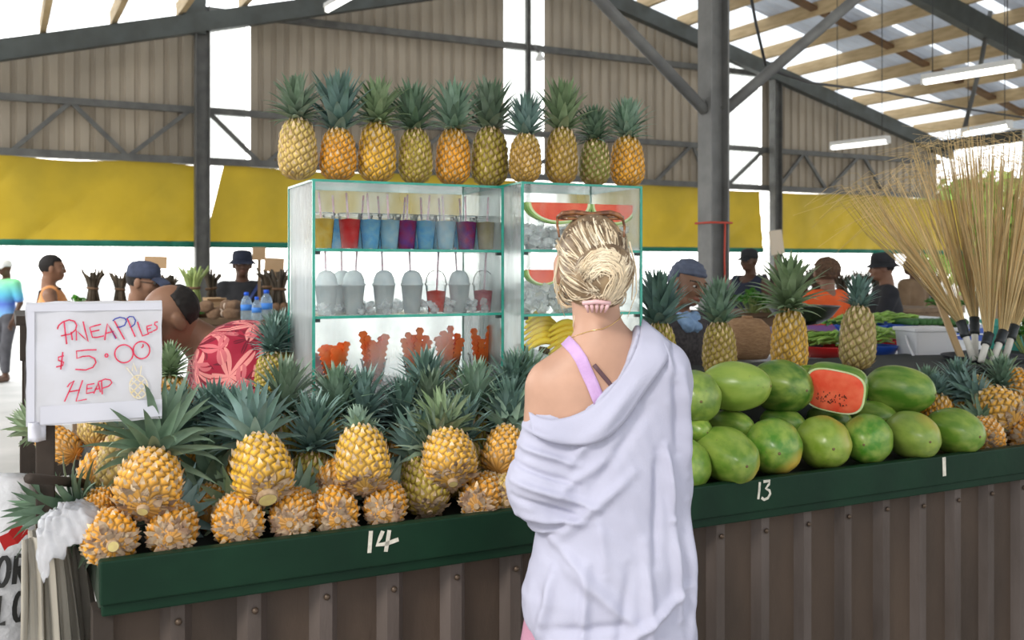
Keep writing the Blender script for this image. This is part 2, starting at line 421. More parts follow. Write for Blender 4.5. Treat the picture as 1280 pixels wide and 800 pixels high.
# yellow tarpaulins hung under the wall
m_tarp = mat('yellow_tarpaulin', (0.56, 0.38, 0.022), (0.33, 0.24, 0.018), 0.9, 0.5, 0.6, 5.0, transl=0.20, detail=8, lo=.3, hi=.7)
m_hem = mat('green_hem', (0.02, 0.22, 0.15), rough=0.5, transl=0.2)
def tarp(label, pxa, pxb, skew=0.0, seed=0):
    a, b = U(pxa), U(pxb); n = int((b - a) / .07) + 2; r = thing('tarpaulin', label, 'tarpaulin', B(a, VW - .07, 0), TH, 'yellow tarpaulins under the gable wall')
    rows, hem = [], []
    for j in range(17):
        t = j / 16; row = []
        for i in range(n + 1):
            s = i / n; x = s * (b - a) + skew * (1 - t) * (1 - s); z = lerp(1.86, 2.94, t) + .02 * math.sin(s * 9 + seed) * t
            w = noise.noise(Vector((x * 1.2 + seed * 7, z * .8, seed))) * .16 + .03 * abs(noise.noise(Vector((x * 2.2 - z * 1.5, seed, 1)))) + noise.noise(Vector((x * 3.5 + z * 2, z * 3, seed + 3))) * .03
            cr = abs(noise.noise(Vector((x * 1.1 + (1 - t) * 1.3 + seed, t * .35, seed + 5)))); w += .07 * math.exp(-cr * 16); row.append((x, -.05 + .8 * w * (0.35 + .65 * (1 - t)) - .05 * (1 - t), z))
        rows.append(row)
    MB().grid(rows).build('sheet', m_tarp, r)
    h = [[(p[0], p[1] - .004, p[2] - dz) for p in rows[0]] for dz in (.075, .0, -.012)]
    MB().grid(h).build('hem', m_hem, r, solid=.004)
tarp('long yellow tarpaulin hung left of the left wall post', -40, 243, 0, 1)
tarp('yellow tarpaulin with a slanting edge just right of the left wall post', 278, 640, -.28, 2)
tarp('yellow tarpaulin between the glass cases and the right wall post', 690, 944, 0, 3)
tarp('yellow tarpaulin right of the right wall post behind the brooms', 965, 1210, 0, 4)

# fluorescent lights hung from the roof
m_lamp = mat('lamp_tube', (1.0, 0.98, 0.94), emit=3.5); m_lampbody = mat('lamp_body', (0.85, 0.85, 0.83))
m_wire = mat('wire', (0.05, 0.05, 0.05))
def strip_light(label, a, b):
    a, b = Vector(a), Vector(b); c = (a + b) / 2; r = thing('fluorescent_light', label, 'light', c, 0, 'fluorescent strip lights')
    d = (b - a) / 2
    mb = MB(); mb.bar(-d + Vector((0, 0, .06)), d + Vector((0, 0, .06)), .11, .06); mb.build('housing', m_lampbody, r, smooth=False, bevel=.006)
    for s in (-1, 1): MB().cbox(d * s * 1.0 + Vector((0, 0, .015)), (.06, .06, .08)).build('end_cap', m_lampbody, r, smooth=False)
    MB().tube([-d * .97, d * .97], .032, 10).build('tube', m_lamp, r)
    for s in (-.8, .8):
        p = c + d * s; u = p.x * CT + p.y * ST; h = zr(u) - p.z + .1
        MB().tube([d * s + Vector((0, 0, .09)), d * s + Vector((0, 0, h))], .006, 5).build('hanger', m_wire, r)
strip_light('long bright strip light hung at upper right under the timber purlins', P(1155, 103, 11.7), P(1272, 84, 10.6))
strip_light('smaller strip light hung before the dark corrugated wall at right', P(1040, 185, 15.4), P(1110, 177, 14.4))
strip_light('strip light cut off by the top of the picture, left of centre', P(409, 13, 13.4), P(443, -6, 12.5))
strip_light('far strip light low above the brooms near the roof edge', P(1205, 168, 14.6), P(1262, 158, 13.6))
# small flood lamp on the wall girt
r = thing('flood_lamp', 'small round flood lamp on the girt beside the bright clear panel', 'lamp', onv(668, 66, VW - .2), TH)
MB().tube([(0, 0, .12), (0, -.06, .05), (.03, -.12, -.02)], .022, 8).build('bracket', m_steel, r)
mb = MB(); mb.lathe([(.02, 0), (.035, -.05), (.075, -.12), (.078, -.135), (.06, -.13), (.0001, -.11)], 16)
o = mb.build('shade', m_lampbody, r); o.location = (.03, -.12, 0); o.rotation_euler = (math.radians(25), math.radians(-20), 0)
# cables under the roof
tag(MB().tube([P(938, -8, 7.6), P(945, 30, 7.6), P(957, 82, 7.8)], .012, 6).build('hanging_cable', m_wire), 'dark cable hanging down beside the right pipe brace', 'cable')
tag(MB().tube([P(966, 88, 8.0), P(1010, 103, 8.6), P(1110, 116, 10), P(1200, 135, 11.5), P(1300, 150, 12)], .012, 6).build('slack_cable', m_wire), 'slack cable strung under the purlins from the column', 'cable')
tag(MB().tube([P(1238, 14, 14.75), P(1226, 80, 14.75), P(1204, 166, 14.75)], .035, 8).build('hanging_conduit', m_steel), 'grey conduit dropping from the dark rafter behind the strip light', 'conduit')
# red cord and plate tied round the hall column
m_red = mat('red_cord', (0.6, 0.08, 0.05))
r = thing('red_cord', 'thin red cord tied round the grey hall column', 'cord', B(UC, VC, 1.82), TH)
pts = [(-.09, -.09, 0), (.09, -.09, 0), (.09, .09, 0), (-.09, .09, 0), (-.09, -.09, 0)]
MB().tube(pts, .008, 6).build('loop', m_red, r)
MB().tube([(.03, -.09, 0), (.02, -.095, -.25), (.03, -.095, -.62)], .007, 6).build('tail', m_red, r)
# ================================================================ THE STALL COUNTER
VR, ZT, ZL, VL = 2.37, 0.85, 1.08, 2.84      # rail front plane, rail top, ledge top, ledge front
U0, U1 = 0.20, 4.6
m_green = mat('green_gloss_paint', (0.007, 0.032, 0.016), (0.005, 0.022, 0.012), 5, 0.5, 0.15, 18, spec=.15)
m_gedge = mat('worn_green_paint', (0.05, 0.06, 0.045), (0.015, 0.035, 0.02), 14, 0.6, 0.2, 30)
m_tray = mat('dark_tray_boards', (0.03, 0.035, 0.03), (0.02, 0.022, 0.02), 8, 0.7)
m_front = mat('brown_corrugated_sheet', (0.080, 0.052, 0.035), (0.036, 0.024, 0.017), 3.0, 0.7, 0.3, 40, stretch=(1, 1, 0.45), lo=.3, hi=.7)
m_rib_ = mat('pale_rib_paint', (0.105, 0.082, 0.072), (0.055, 0.04, 0.032), 7.0, 0.6, 0.3, 40, stretch=(1, 1, 0.3), lo=.3, hi=.7)  # rib faces get a paler, greyer colour than the flats
m_screw = mat('rusty_screw', (0.10, 0.07, 0.05), rough=0.5, metal=0.6)
m_mark = mat('cream_brush_paint', (0.72, 0.68, 0.58), (0.55, 0.52, 0.44), 60, 0.6)
m_post = mat('dark_old_timber', (0.045, 0.032, 0.024), (0.03, 0.022, 0.017), 7, 0.8, .2)
ctr = thing('market_counter', 'long market counter with a green rail, painted numbers and brown corrugated front', 'counter', (0, 0, 0), TH)
mb = MB()
mb.box((U0, VR, ZT - .098), (U1, VR + .035, ZT)); mb.box((U0 + .004, VR + .008, ZT - .125), (U1, VR + .04, ZT - .098))
mb.build('rail', m_green, ctr, smooth=False, bevel=.004)
mb = MB(); mb.box((U0, VR + .036, ZT - .115), (U0 + .035, 3.46, ZT - .006)); mb.build('end_board', m_gedge, ctr, smooth=False, bevel=.004)
mb = MB(); mb.box((U0 + .036, VR + .036, ZT - .07), (U1, VL + .02, ZT - .03)); mb.build('tray', m_tray, ctr, smooth=False)
mb = MB(); mb.box((U0 + .036, VL, ZT - .12), (U1, VL + .62, ZL)); mb.build('ledge', m_tray, ctr, smooth=False, bevel=.005)
# corrugated front: broad flats with raised ribs
prof = []; u = U0 + .03; pitch = .176
while u < U1 - pitch:
    prof += [(u, .045), (u + pitch - .072, .045), (u + pitch - .052, .020), (u + pitch - .022, .020), (u + pitch - .002, .045)]; u += pitch
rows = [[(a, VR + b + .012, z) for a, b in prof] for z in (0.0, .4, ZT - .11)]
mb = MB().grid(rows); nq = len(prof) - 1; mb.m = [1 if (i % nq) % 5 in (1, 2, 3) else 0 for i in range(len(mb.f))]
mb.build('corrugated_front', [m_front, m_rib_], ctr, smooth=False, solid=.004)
u = U0 + .03; sc0 = None
while u < U1 - pitch:
    if sc0 is None: o = sc0 = MB().lathe([(.0085, 0), (.008, .003), (.004, .007), (.0001, .008)], 8, 0, Matrix.Rotation(PI / 2, 4, 'X')).build('screw', m_screw, ctr)
    else: o = sc0.copy(); COL.objects.link(o)
    o.location = (u + pitch - .036, VR + .026, ZT - .165 + rnd.uniform(-.006, .006)); u += pitch
mb = MB(); mb.box((U0 - .012, VR + .03, 0), (U0 + .03, VR + .10, ZT - .116)); mb.build('corner_post', m_post, ctr, smooth=False)
def paint(nm, strokes, w):
    mb = MB(); n = Vector((0, -1, 0))
    for st in strokes:
        pts = []
        for px, py in st:
            p = onv(px, py, VR); pts.append((p.x * CT + p.y * ST, VR, p.z))
        # even spacing gives clean brush strokes
        mb.ribbon(pts, w, n, lift=.0012)
    return mb.build(nm, m_mark, ctr, smooth=False)
paint('painted_numeral', [[(463.5, 663.5), (462.5, 677), (461.5, 691)], [(478.5, 663.5), (475, 672), (471, 681), (483, 679.5), (498, 674)], [(486.5, 662.5), (484.5, 675), (482, 689.5)]], .0105)
paint('painted_numeral', [[(949.5, 602.5), (948.8, 613), (947.5, 624)], [(954, 602), (962, 601), (961, 605), (957, 610.5), (961.5, 613), (962.5, 617), (959.5, 622.5), (955, 624.5), (951.5, 622)]], .0088)
paint('painted_numeral', [[(1179.7, 571.5), (1180, 583), (1180.3, 595)]], .017)
# ================================================================ FRUIT
m_pine = bpy.data.materials.new('pineapple_rind'); m_pine.use_nodes = True
nt = m_pine.node_tree; N, L = nt.nodes, nt.links; b = N['Principled BSDF']; b.inputs['Roughness'].default_value = .5; b.inputs['Specular IOR Level'].default_value = .35
at = N.new('ShaderNodeAttribute'); at.attribute_name = 'eye'; se = N.new('ShaderNodeSeparateColor'); L.new(at.outputs['Color'], se.inputs[0])
oi = N.new('ShaderNodeObjectInfo')
def mixn(fac, a, bb, blend='MIX'):
    m = N.new('ShaderNodeMix'); m.data_type = 'RGBA'; m.blend_type = blend
    for i, s in ((0, fac), (6, a), (7, bb)):
        if hasattr(s, 'links'): L.new(s, m.inputs[i])
        else: m.inputs[i].default_value = s
    return m.outputs[2]
def rng(src, a, bb, c=0.0, d=1.0):
    r = N.new('ShaderNodeMapRange'); L.new(src, r.inputs[0])
    for i, x in ((1, a), (2, bb), (3, c), (4, d)): r.inputs[i].default_value = x
    return r.outputs[0]
# towards the crown every fruit stays greener, each eye has its own tone, eye centres are papery, seams are brown-green
top = mixn(rng(se.outputs['Blue'], .62, 1.05, 0, .6), oi.outputs['Color'], (.20, .22, .04, 1))
hs = N.new('ShaderNodeHueSaturation'); L.new(top, hs.inputs['Color'])
tcn = N.new('ShaderNodeTexCoord'); nz = N.new('ShaderNodeTexNoise'); nz.inputs['Scale'].default_value = 22; L.new(tcn.outputs['Object'], nz.inputs['Vector'])
L.new(rng(nz.outputs['Fac'], .3, .7, .75, 1.3), hs.inputs['Value'])
c = mixn(rng(se.outputs['Red'], .0, .34, 1, 0), hs.outputs[0], (.16, .095, .02, 1))
c = mixn(rng(se.outputs['Blue'], .0, .22, .55, 0), c, (.34, .19, .07, 1))
c = mixn(rng(se.outputs['Green'], .45, .95, 0, .62), c, (.60, .42, .24, 1))
L.new(c, b.inputs['Base Color'])
m_bract = mat('dry_bract', (0.70, 0.55, 0.36), (0.40, 0.24, 0.11), 60, 0.7, rnd_island=.35)
m_leaf = mat('pineapple_leaf', (0.145, 0.215, 0.135), (0.30, 0.38, 0.29), 11, 0.42, objcol=True, rnd_island=.30, spec=.5, transl=.08)
m_cut = mat('cut_stem', (0.72, 0.62, 0.22), (0.62, 0.48, 0.2), 40, .6); m_cutrim = mat('stem_bark', (0.30, 0.19, 0.10), (0.45, 0.32, 0.2), 50, .8)
m_dry = mat('dry_base_leaf', (0.46, 0.34, 0.22), (0.22, 0.13, 0.08), 35, 0.8, rnd_island=.3)

def pine_profile(t, R):
    return R * max(0.0, 1 - abs(2 * t - 1) ** 3.4) ** .5 * (1.09 - .24 * t)
def pine_body_mesh(seed, H=.185, R=.064, neye=104):
    r = random.Random(seed); nth, nzz = 132, 76
    th = np.arange(nth) * 2 * PI / nth; t = (np.arange(nzz) + .5) / nzz; t = .5 - .5 * np.cos(PI * (t * .96 + .02))
    k = np.arange(neye); g = PI * (3 - math.sqrt(5)); eth = (k * g) % (2 * PI); et = (k + .5) / neye
    # lattice on the unrolled skin
    TT, TH_ = np.meshgrid(t, th, indexing='ij')
    d = []
    for off in (-2 * PI, 0, 2 * PI):
        dx = (TH_[..., None] - (eth + off)[None, None]) * R * .95; dy = (TT[..., None] - et[None, None]) * H * 1.06
        d.append(np.sqrt(dx ** 2 + dy ** 2))
    D = np.concatenate(d, -1); ix = np.argpartition(D, 2, axis=-1)[..., :2]; Ds = np.sort(np.take_along_axis(D, ix, -1), -1)
    cell = R * 2 * PI * .95 * H * 1.06 / neye; s = math.sqrt(cell)
    edge = np.clip((Ds[..., 1] - Ds[..., 0]) / s, 0, 1); cen = np.clip(1 - Ds[..., 0] / (s * .5), 0, 1)
    rr = np.array([pine_profile(x, R) for x in t])[:, None]
    disp = (np.minimum(edge / .45, 1) ** .6 - 1) * .0050 + cen * .0030
    fall = np.clip(rr / (R * .7), 0, 1)
    rad = rr + disp * fall
    X, Y = rad * np.cos(TH_), rad * np.sin(TH_); Z = (TT * H) + 0 * X
    V = np.stack([X, Y, Z], -1).reshape(-1, 3)
    m = MB(); m.v = [tuple(p) for p in V]
    for i in range(nzz - 1):
        for j in range(nth):
            j2 = (j + 1) % nth; m.f.append((i * nth + j, i * nth + j2, (i + 1) * nth + j2, (i + 1) * nth + j)); m.m.append(0)
    m.f.append(tuple(range(nth - 1, -1, -1))); m.m.append(0); m.f.append(tuple((nzz - 1) * nth + j for j in range(nth))); m.m.append(0)
    col = [(edge.reshape(-1)[i], cen.reshape(-1)[i], TT.reshape(-1)[i], 1) for i in range(len(V))]
    # a small papery bract on every eye
    for q in range(neye):
        tt = et[q]
        if tt < .03 or tt > .97: continue
        a = eth[q]; r0 = pine_profile(tt, R); r1 = (pine_profile(min(tt + .01, 1), R) - pine_profile(max(tt - .01, 0), R)) / (.02 * H)
        nrm = Vector((math.cos(a), math.sin(a), -r1)).normalized(); up = Vector((-r1 * 0 + r1 * math.cos(a), r1 * math.sin(a), 1)).normalized(); sd = Vector((-math.sin(a), math.cos(a), 0))
        p = Vector((math.cos(a) * r0, math.sin(a) * r0, tt * H)) + nrm * .0015
        w, l, lift = s * r.uniform(.16, .30), s * r.uniform(.42, .75), r.uniform(.003, .007)
        base = len(m.v)
        m.add([p - sd * w - up * s * .12, p + sd * w - up * s * .12, p + sd * w * .75 + up * l * .35 + nrm * lift * .5, p - sd * w * .75 + up * l * .35 + nrm * lift * .5, p + up * l + nrm * lift], [(0, 1, 2, 3), (3, 2, 4)], 1)
        col += [(1, 1, tt, 1)] * 5
    return m, col
def crown_mesh(seed, L=.15, n=84, spread=1.0, wild=.25, w0=.0155):
    r = random.Random(seed); m = MB()
    for k in range(n):
        s = k / (n - 1); a = k * 2.39996 + r.uniform(-.15, .15)
        ln = L * (.46 + .42 * math.sin(PI * min(1, .12 + s * .80))) * r.uniform(.85, 1.12)
        ph = math.radians(lerp(78, 6, s ** .8) * spread + r.uniform(-6, 6)); curl = math.radians((lerp(38, 16, s) + r.uniform(-12, 16) * wild * 4) * spread)
        p = Vector((0, 0, s * L * .50)) ; rad = Vector((math.cos(a), math.sin(a), 0)); sd = Vector((-math.sin(a), math.cos(a), 0)); p += rad * .010 * (1 - s)
        rows = []; ns = 6; tw = r.uniform(-.4, .4) * wild
        for i in range(ns + 1):
            q = i / ns; an = ph + curl * q ** 1.6
            dr = rad * math.sin(an) + Vector((0, 0, math.cos(an))); nr = rad * math.cos(an) - Vector((0, 0, math.sin(an)))
            w = w0 * (1 - q ** 1.7) * (1.0 if q > 0 else .9) * (.75 + .25 * (1 - s)) + .0003
            sdd = sd + nr * tw * q
            rows.append([p - sdd * w, p - nr * w * .45 * -1, p + sdd * w] if False else [p - sdd * w + (-nr) * w * .35 * -1, p, p + sdd * w + (-nr) * w * .35 * -1])
            p = p + dr * (ln / ns)
        m.grid(rows)
    m.lathe([(.016, -.006), (.013, .02), (.006, L * .45), (.0001, L * .5)], 8)
    return m
def pine_foot_mesh(seed, cut=True, R=.064):
    """the base of a lying pineapple: dry bracts around a cut stalk"""
    r = random.Random(seed); m = MB()
    for k in range(44):
        a = k * 2.39996; ring = r.uniform(.008, .040); l = r.uniform(.014, .034); w = r.uniform(.004, .011)
        rad = Vector((math.cos(a), math.sin(a), 0)); sd = Vector((-math.sin(a), math.cos(a), 0)); p = rad * ring + Vector((0, 0, .002 + 6.5 * ring * ring))
        z0 = lambda q: -r.uniform(.001, .007) + q * .010
        m.add([p - sd * w, p + sd * w, p + rad * l * .6 + sd * w * .8 + Vector((0, 0, z0(.3))), p + rad * l * .6 - sd * w * .8 + Vector((0, 0, z0(.3))), p + rad * l + sd * r.uniform(-.006, .006) + Vector((0, 0, z0(.7)))], [(0, 1, 2, 3), (3, 2, 4)])
    return m
def stalk_mesh(rad=.0135, ln=.011):
    m = MB(); m.lathe([(rad * 1.25, .012), (rad * 1.1, 0), (rad, -ln * .9), (rad * .92, -ln)], 16, 1)
    m.add([(math.cos(2 * PI * k / 16) * rad * .86, math.sin(2 * PI * k / 16) * rad * .86, -ln - .0006) for k in range(16)], [tuple(range(15, -1, -1))], 0)
    return m
PB = []
for sd in range(3):
    mb, col = pine_body_mesh(sd, neye=(150, 165, 138)[sd]); o = mb.build('fruit_body', [m_pine, m_bract])
    ca = o.data.color_attributes.new('eye', 'FLOAT_COLOR', 'POINT'); ca.data.foreach_set('color', np.array(col, dtype=np.float32).reshape(-1)); PB.append(o.data); bpy.data.objects.remove(o)
def keep(o): d = o.data; bpy.data.objects.remove(o); return d
PC = [keep(crown_mesh(11, .150).build('crown', m_leaf)), keep(crown_mesh(12, .145, spread=1.15).build('crown', m_leaf)), keep(crown_mesh(13, .135, 76, .85).build('crown', m_leaf)),
      keep(crown_mesh(14, .20, 78, 1.55, .5, .018).build('crown', m_leaf)), keep(crown_mesh(15, .09, 60, 1.0).build('crown', m_leaf)), keep(crown_mesh(16, .150, 76, 1.3, .3).build('crown', m_leaf))]
PF = [keep(pine_foot_mesh(3).build('base_bracts', m_dry, smooth=False)), keep(pine_foot_mesh(5).build('base_bracts', m_dry, smooth=False))]
PS = [keep(stalk_mesh().build('cut_stalk', [m_cut, m_cutrim])), keep(stalk_mesh(.025, .012).build('cut_stalk', [m_cut, m_cutrim])), keep(stalk_mesh(.008, .006).build('cut_stalk', [m_cutrim, m_cutrim]))]
ORANGE, YELLOW, OLIVE, GREEN, AMBER, PALE = (.78, .33, .020, 1), (.72, .40, .035, 1), (.42, .33, .045, 1), (.22, .24, .05, 1), (.62, .26, .02, 1), (.62, .44, .13, 1)
def part(name, data, parent, color=None):
    o = bpy.data.objects.new(name, data); COL.objects.link(o); o.parent = parent
    if color: o.color = color
    return o
LEAVES = [(1, 1, 1, 1), (.85, 1.0, 1.25, 1), (1.15, 1.15, .9, 1), (.8, .9, .85, 1), (1.15, 1.25, 1.3, 1)]
npine = 0
def pineapple(label, base, axis=(0, 0, 1), color=YELLOW, body=None, crown=0, R=.064, H=.185, foot=None, roll=None, group='pineapples', cs=1.0, leaf=None, tilt=None):
    """base: where the cut end rests; axis: from the cut end to the crown"""
    global npine
    r = thing('pineapple', label, 'pineapple', base, 0, group)
    q = Vector((0, 0, 1)).rotation_difference(Vector(axis).normalized())
    q = q @ Matrix.Rotation(roll if roll is not None else npine * 1.7, 3, 'Z').to_quaternion()
    r.rotation_mode = 'QUATERNION'; r.rotation_quaternion = q
    b_ = part('fruit_body', PB[npine % 3 if body is None else body], r, color); b_.scale = (R / .064, R / .064, H / .185)
    if crown is not None:
        c_ = part('crown', PC[crown], r, LEAVES[npine % 5] if leaf is None else LEAVES[leaf]); c_.location = (0, 0, H * .965); c_.scale = (cs, cs, cs)
        if tilt: c_.rotation_euler = tilt
    if foot is not None:
        f_ = part('base_bracts', PF[npine % 2], r); f_.scale = (R / .064,) * 3
        s_ = part('cut_stalk', PS[foot], r); s_.location = (0, 0, .002)
    npine += 1
    return r
# ================================================================ GLASS DISPLAY CASES
m_pane = glass('clear_glass', (0.985, 0.998, 0.99), 0.0, 0.26, 8, (1, 1, .35), lo=.48, hi=.78, tl=.4)
m_paneside = glass('misted_glass', (0.97, 0.99, 0.985), 0.2, 0.6, 8, (1, 1, .3), lo=.35, hi=.65, soft=.5)
m_paneback = glass('misted_back_glass', (0.97, 0.99, 0.985), 0.25, 0.75, 7, (1, 1, .4), lo=.38, hi=.68, soft=.45)
m_shelf = glass('shelf_glass', (0.95, 0.99, 0.975))
m_gedgeglass = mat('green_glass_edge', (0.015, 0.26, 0.19), (0.03, 0.36, 0.27), 20, 0.2, spec=.6)
m_clip = mat('dark_clip', (0.02, 0.03, 0.03), rough=.4)
CA = math.radians(25.0)
def glass_case(label, px0, Y0, w, d=.34, zb=ZL, h=None, shelves=(.27, .475)):
    o = P(px0, HOR, Y0); r = thing('glass_case', label, 'display case', (o.x, o.y, zb), CA, 'glass display cases')
    t = .005; e = .0055
    MB().box((t, 0, 0), (w - t, t, h)).build('front_pane', m_pane, r, smooth=False)
    MB().box((t, d - t, 0), (w - t, d, h)).build('back_pane', m_paneback, r, smooth=False)
    for x in (0, w - t): MB().box((x, 0, 0), (x + t, d, h)).build('side_pane', m_paneside, r, smooth=False)
    MB().box((0, 0, h), (w, d, h + .006)).build('top_pane', m_shelf, r, smooth=False)
    MB().box((0, 0, -.002), (w, d, .004)).build('base_pane', m_shelf, r, smooth=False)
    for z in shelves:
        sh = MB().box((t, t, z - .003), (w - t, d - t, z + .003)).build('shelf', m_shelf, r, smooth=False)
        MB().box((t, -.001, z - .0042), (w - t, t - .0002, z + .0042)).build('shelf_edge', m_gedgeglass, sh, smooth=False)
        for x in (.004, w - .020): MB().box((x, -.002, z - .014), (x + .016, .012, z - .004)).build('shelf_clip', m_clip, sh, smooth=False)
    mb = MB()
    for x in (0, w):
        mb.box((x - e * .75, -e * .6, 0), (x + e * .75, e * .6, h + .006))
        mb.box((x - e * .5, d - e * .5, 0), (x + e * .5, d + e * .5, h + .006))
        mb.box((x - e * .5, 0, h), (x + e * .5, d, h + .007))
    mb.box((0, -e * .5, h - .001), (w, e * .6, h + .0065)); mb.box((0, d - e * .5, h), (w, d + e * .5, h + .0065))
    mb.build('green_edges', m_gedgeglass, r, smooth=False)
    return r
H1 = 1.762 - ZL
case1 = glass_case('wide glass case with drinks and fruit cups under a row of pineapples', 392, 3.0, .625, h=H1)
H2 = 1.767 - ZL
case2 = glass_case('narrower glass case with watermelon slices behind the blonde woman', 653, 3.147, .440, h=H2)
def incase(case, x, y, z): return case.location + Matrix.Rotation(CA, 3, 'Z') @ Vector((x, y, z))
def case_x(case, px, y):
    """how far along the case a pixel column lies, at depth y behind its front"""
    a = (px - 640) / F; o = case.location; c, s = math.cos(CA), math.sin(CA)
    X0, Y0 = o.x - s * y, o.y + c * y
    return (a * Y0 - X0) / (c - a * s)
# ---- row of ten pineapples on the cases
ROW = [(373, 48, 78, 0, PALE, 1, 'fat pale gold pineapple at the left end of the row on the glass case'), (422, 45, 68, 0, ORANGE, 2, 'bright orange pineapple with a tall crown, second from the left on the case'),
       (471, 47, 77, 2, YELLOW, 1, 'plump yellow pineapple green at the shoulders, third from the left on the case'), (520, 42, 71, 1, OLIVE, 0, 'olive green pineapple standing fourth from the left on the case'),
       (566, 43, 73, 0, ORANGE, 0, 'orange pineapple with a dark wide crown, fifth from the left on the case'), (612, 46, 76, 0, OLIVE, 2, 'tall yellow and green pineapple sixth from the left, at the end of the wide case'),
       (656, 40, 63, 1, (.50, .29, .05, 1), 2, 'small brownish pineapple with a pale crown, first on the narrow case'), (702, 40, 73, 0, (.42, .27, .04, 1), 2, 'slim brown and green pineapple with the tallest pale crown on the narrow case'),
       (743, 38, 60, 2, GREEN, 1, 'small green pineapple second from the right end of the row'), (785, 42, 65, 0, (.80, .37, .03, 1), 0, 'golden orange pineapple at the right end of the row on the case')]
CR = [54, 66, 54, 56, 57, 57, 48, 57, 42, 46]
for i, (px, w, hp, body, colr, cv, lab) in enumerate(ROW):
    cs = case1 if px < 640 else case2; hh = H1 if px < 640 else H2
    x = case_x(cs, px, .068); p = incase(cs, x, .068, hh + .007); sc = p.y / F
    pineapple(lab, p, (rnd.uniform(-.03, .03), 0, 1), colr, body, cv, w * sc / 2 * 1.0, hp * sc, group='pineapples standing on the glass cases', cs=CR[i] * sc / .150 * (1.0, 1.02, 1.1, 1, 1, 1)[cv], tilt=(rnd.uniform(-.06, .06), rnd.uniform(-.06, .06), i))
# ================================================================ THE PINEAPPLE HEAP ON THE LEFT OF THE COUNTER
def lying(label, px, py, v, rpx, az, el, color, crown=0, foot=0, cs=1.0, Hk=1.0, group='heap of pineapples on the counter', body=None, leaf=None, tilt=None):
    """px, py: middle of the visible cut end; az: swing away from the line of sight; el: upward slope of the axis"""
    p = onv(px, py, v); a = math.atan((px - 640) / F) + math.radians(az); e = math.radians(el)
    ax = Vector((math.sin(a) * math.cos(e), math.cos(a) * math.cos(e), math.sin(e)))
    R = rpx * kv(px, v) / F
    return pineapple(label, p, ax, color, body, crown, R, .180 * Hk, foot, group=group, cs=cs, leaf=leaf, tilt=tilt)
# front row, cut ends towards the buyer
lying('orange pineapple with a pale cut stalk at the left front corner of the heap', 141, 682, 2.405, 34, -6, 1, ORANGE, 5, 0, .9)
lying('brown based pineapple second from the left along the front rail', 212, 674, 2.405, 31, 6, 3, AMBER, 0, 2)
lying('round orange pineapple with a ragged beige base above the gap left of the number 14', 300, 662, 2.405, 32, -4, 3, ORANGE, 1, 2)
lying('dull orange pineapple with a brown ring base, just left of the number 14', 362, 655, 2.405, 29, 8, 5, AMBER, 0, 2)
lying('orange pineapple with a small dark stalk dot, directly left above the number 14', 422, 650, 2.405, 29, -6, 5, ORANGE, 1, 2)
lying('orange pineapple with a broad brown base, directly above the number 14', 479, 643, 2.405, 27, 5, 5, ORANGE, 2, 2)
lying('yellow green pineapple tipped upright at the front rail right of the number 14', 537, 640, 2.47, 29, -12, 42, OLIVE, 1, 2)
lying('amber pineapple with a dark red brown base beside the blonde woman', 596, 633, 2.405, 27, 12, 7, AMBER, 0, 2)
lying('pale pineapple half hidden behind the blonde woman at the front rail', 634, 629, 2.405, 24, -5, 5, PALE, 0, 2)
# second layer resting on the first
lying('big golden pineapple with a huge spreading crown on top at the left front', 179, 636, 2.435, 41, 12, 36, (.74, .36, .045, 1), 3, 0, 1.0, .90, leaf=3)
lying('large yellow pineapple with a wide yellow cut stalk, above the round orange one', 334, 621, 2.425, 38, -12, 40, YELLOW, 0, 1, 1.05, 1.0, leaf=1)
lying('tall yellow pineapple with a stubby grey crown in the middle of the heap', 457, 611, 2.425, 34, -8, 48, (.74, .42, .05, 1), 4, 2, .72, 1.0, leaf=4)
lying('golden pineapple with a round cut stalk on top near the blonde woman', 566, 602, 2.435, 34, -10, 42, (.74, .40, .05, 1), 1, 0, .9, .9)
lying('amber pineapple lying sideways between the yellow ones in the second layer', 408, 617, 2.535, 25, 30, 25, AMBER, 2, 2, .8)
lying('orange pineapple on the second layer touching the blonde woman', 622, 589, 2.515, 26, 12, 30, (.74, .36, .05, 1), 0, None)
# left back of the heap, under the price sign
lying('pineapple lying at the left edge, its dark crown spread over the white bags', 150, 640, 2.57, 30, -72, 4, AMBER, 5, None, 1.05, .5, leaf=3)
lying('beige pineapple leaning behind the big golden one under the price sign', 152, 622, 2.66, 34, 5, 52, PALE, 0, None, .9)
lying('small orange pineapple at the far left under the price sign', 93, 568, 2.80, 20, -30, 15, AMBER, 2, None, .7)
lying('dry beige pineapple beside the small orange one under the price sign', 118, 558, 2.82, 22, 10, 60, PALE, 0, None, .7)
lying('orange pineapple deep in the heap below the price sign', 112, 604, 2.70, 25, 25, 20, ORANGE, 5, None, .8)
lying('pineapple whose dark crown fills the gap between the front fruits', 258, 655, 2.60, 28, 4, 38, AMBER, 5, None, 1.15, .62, leaf=3)
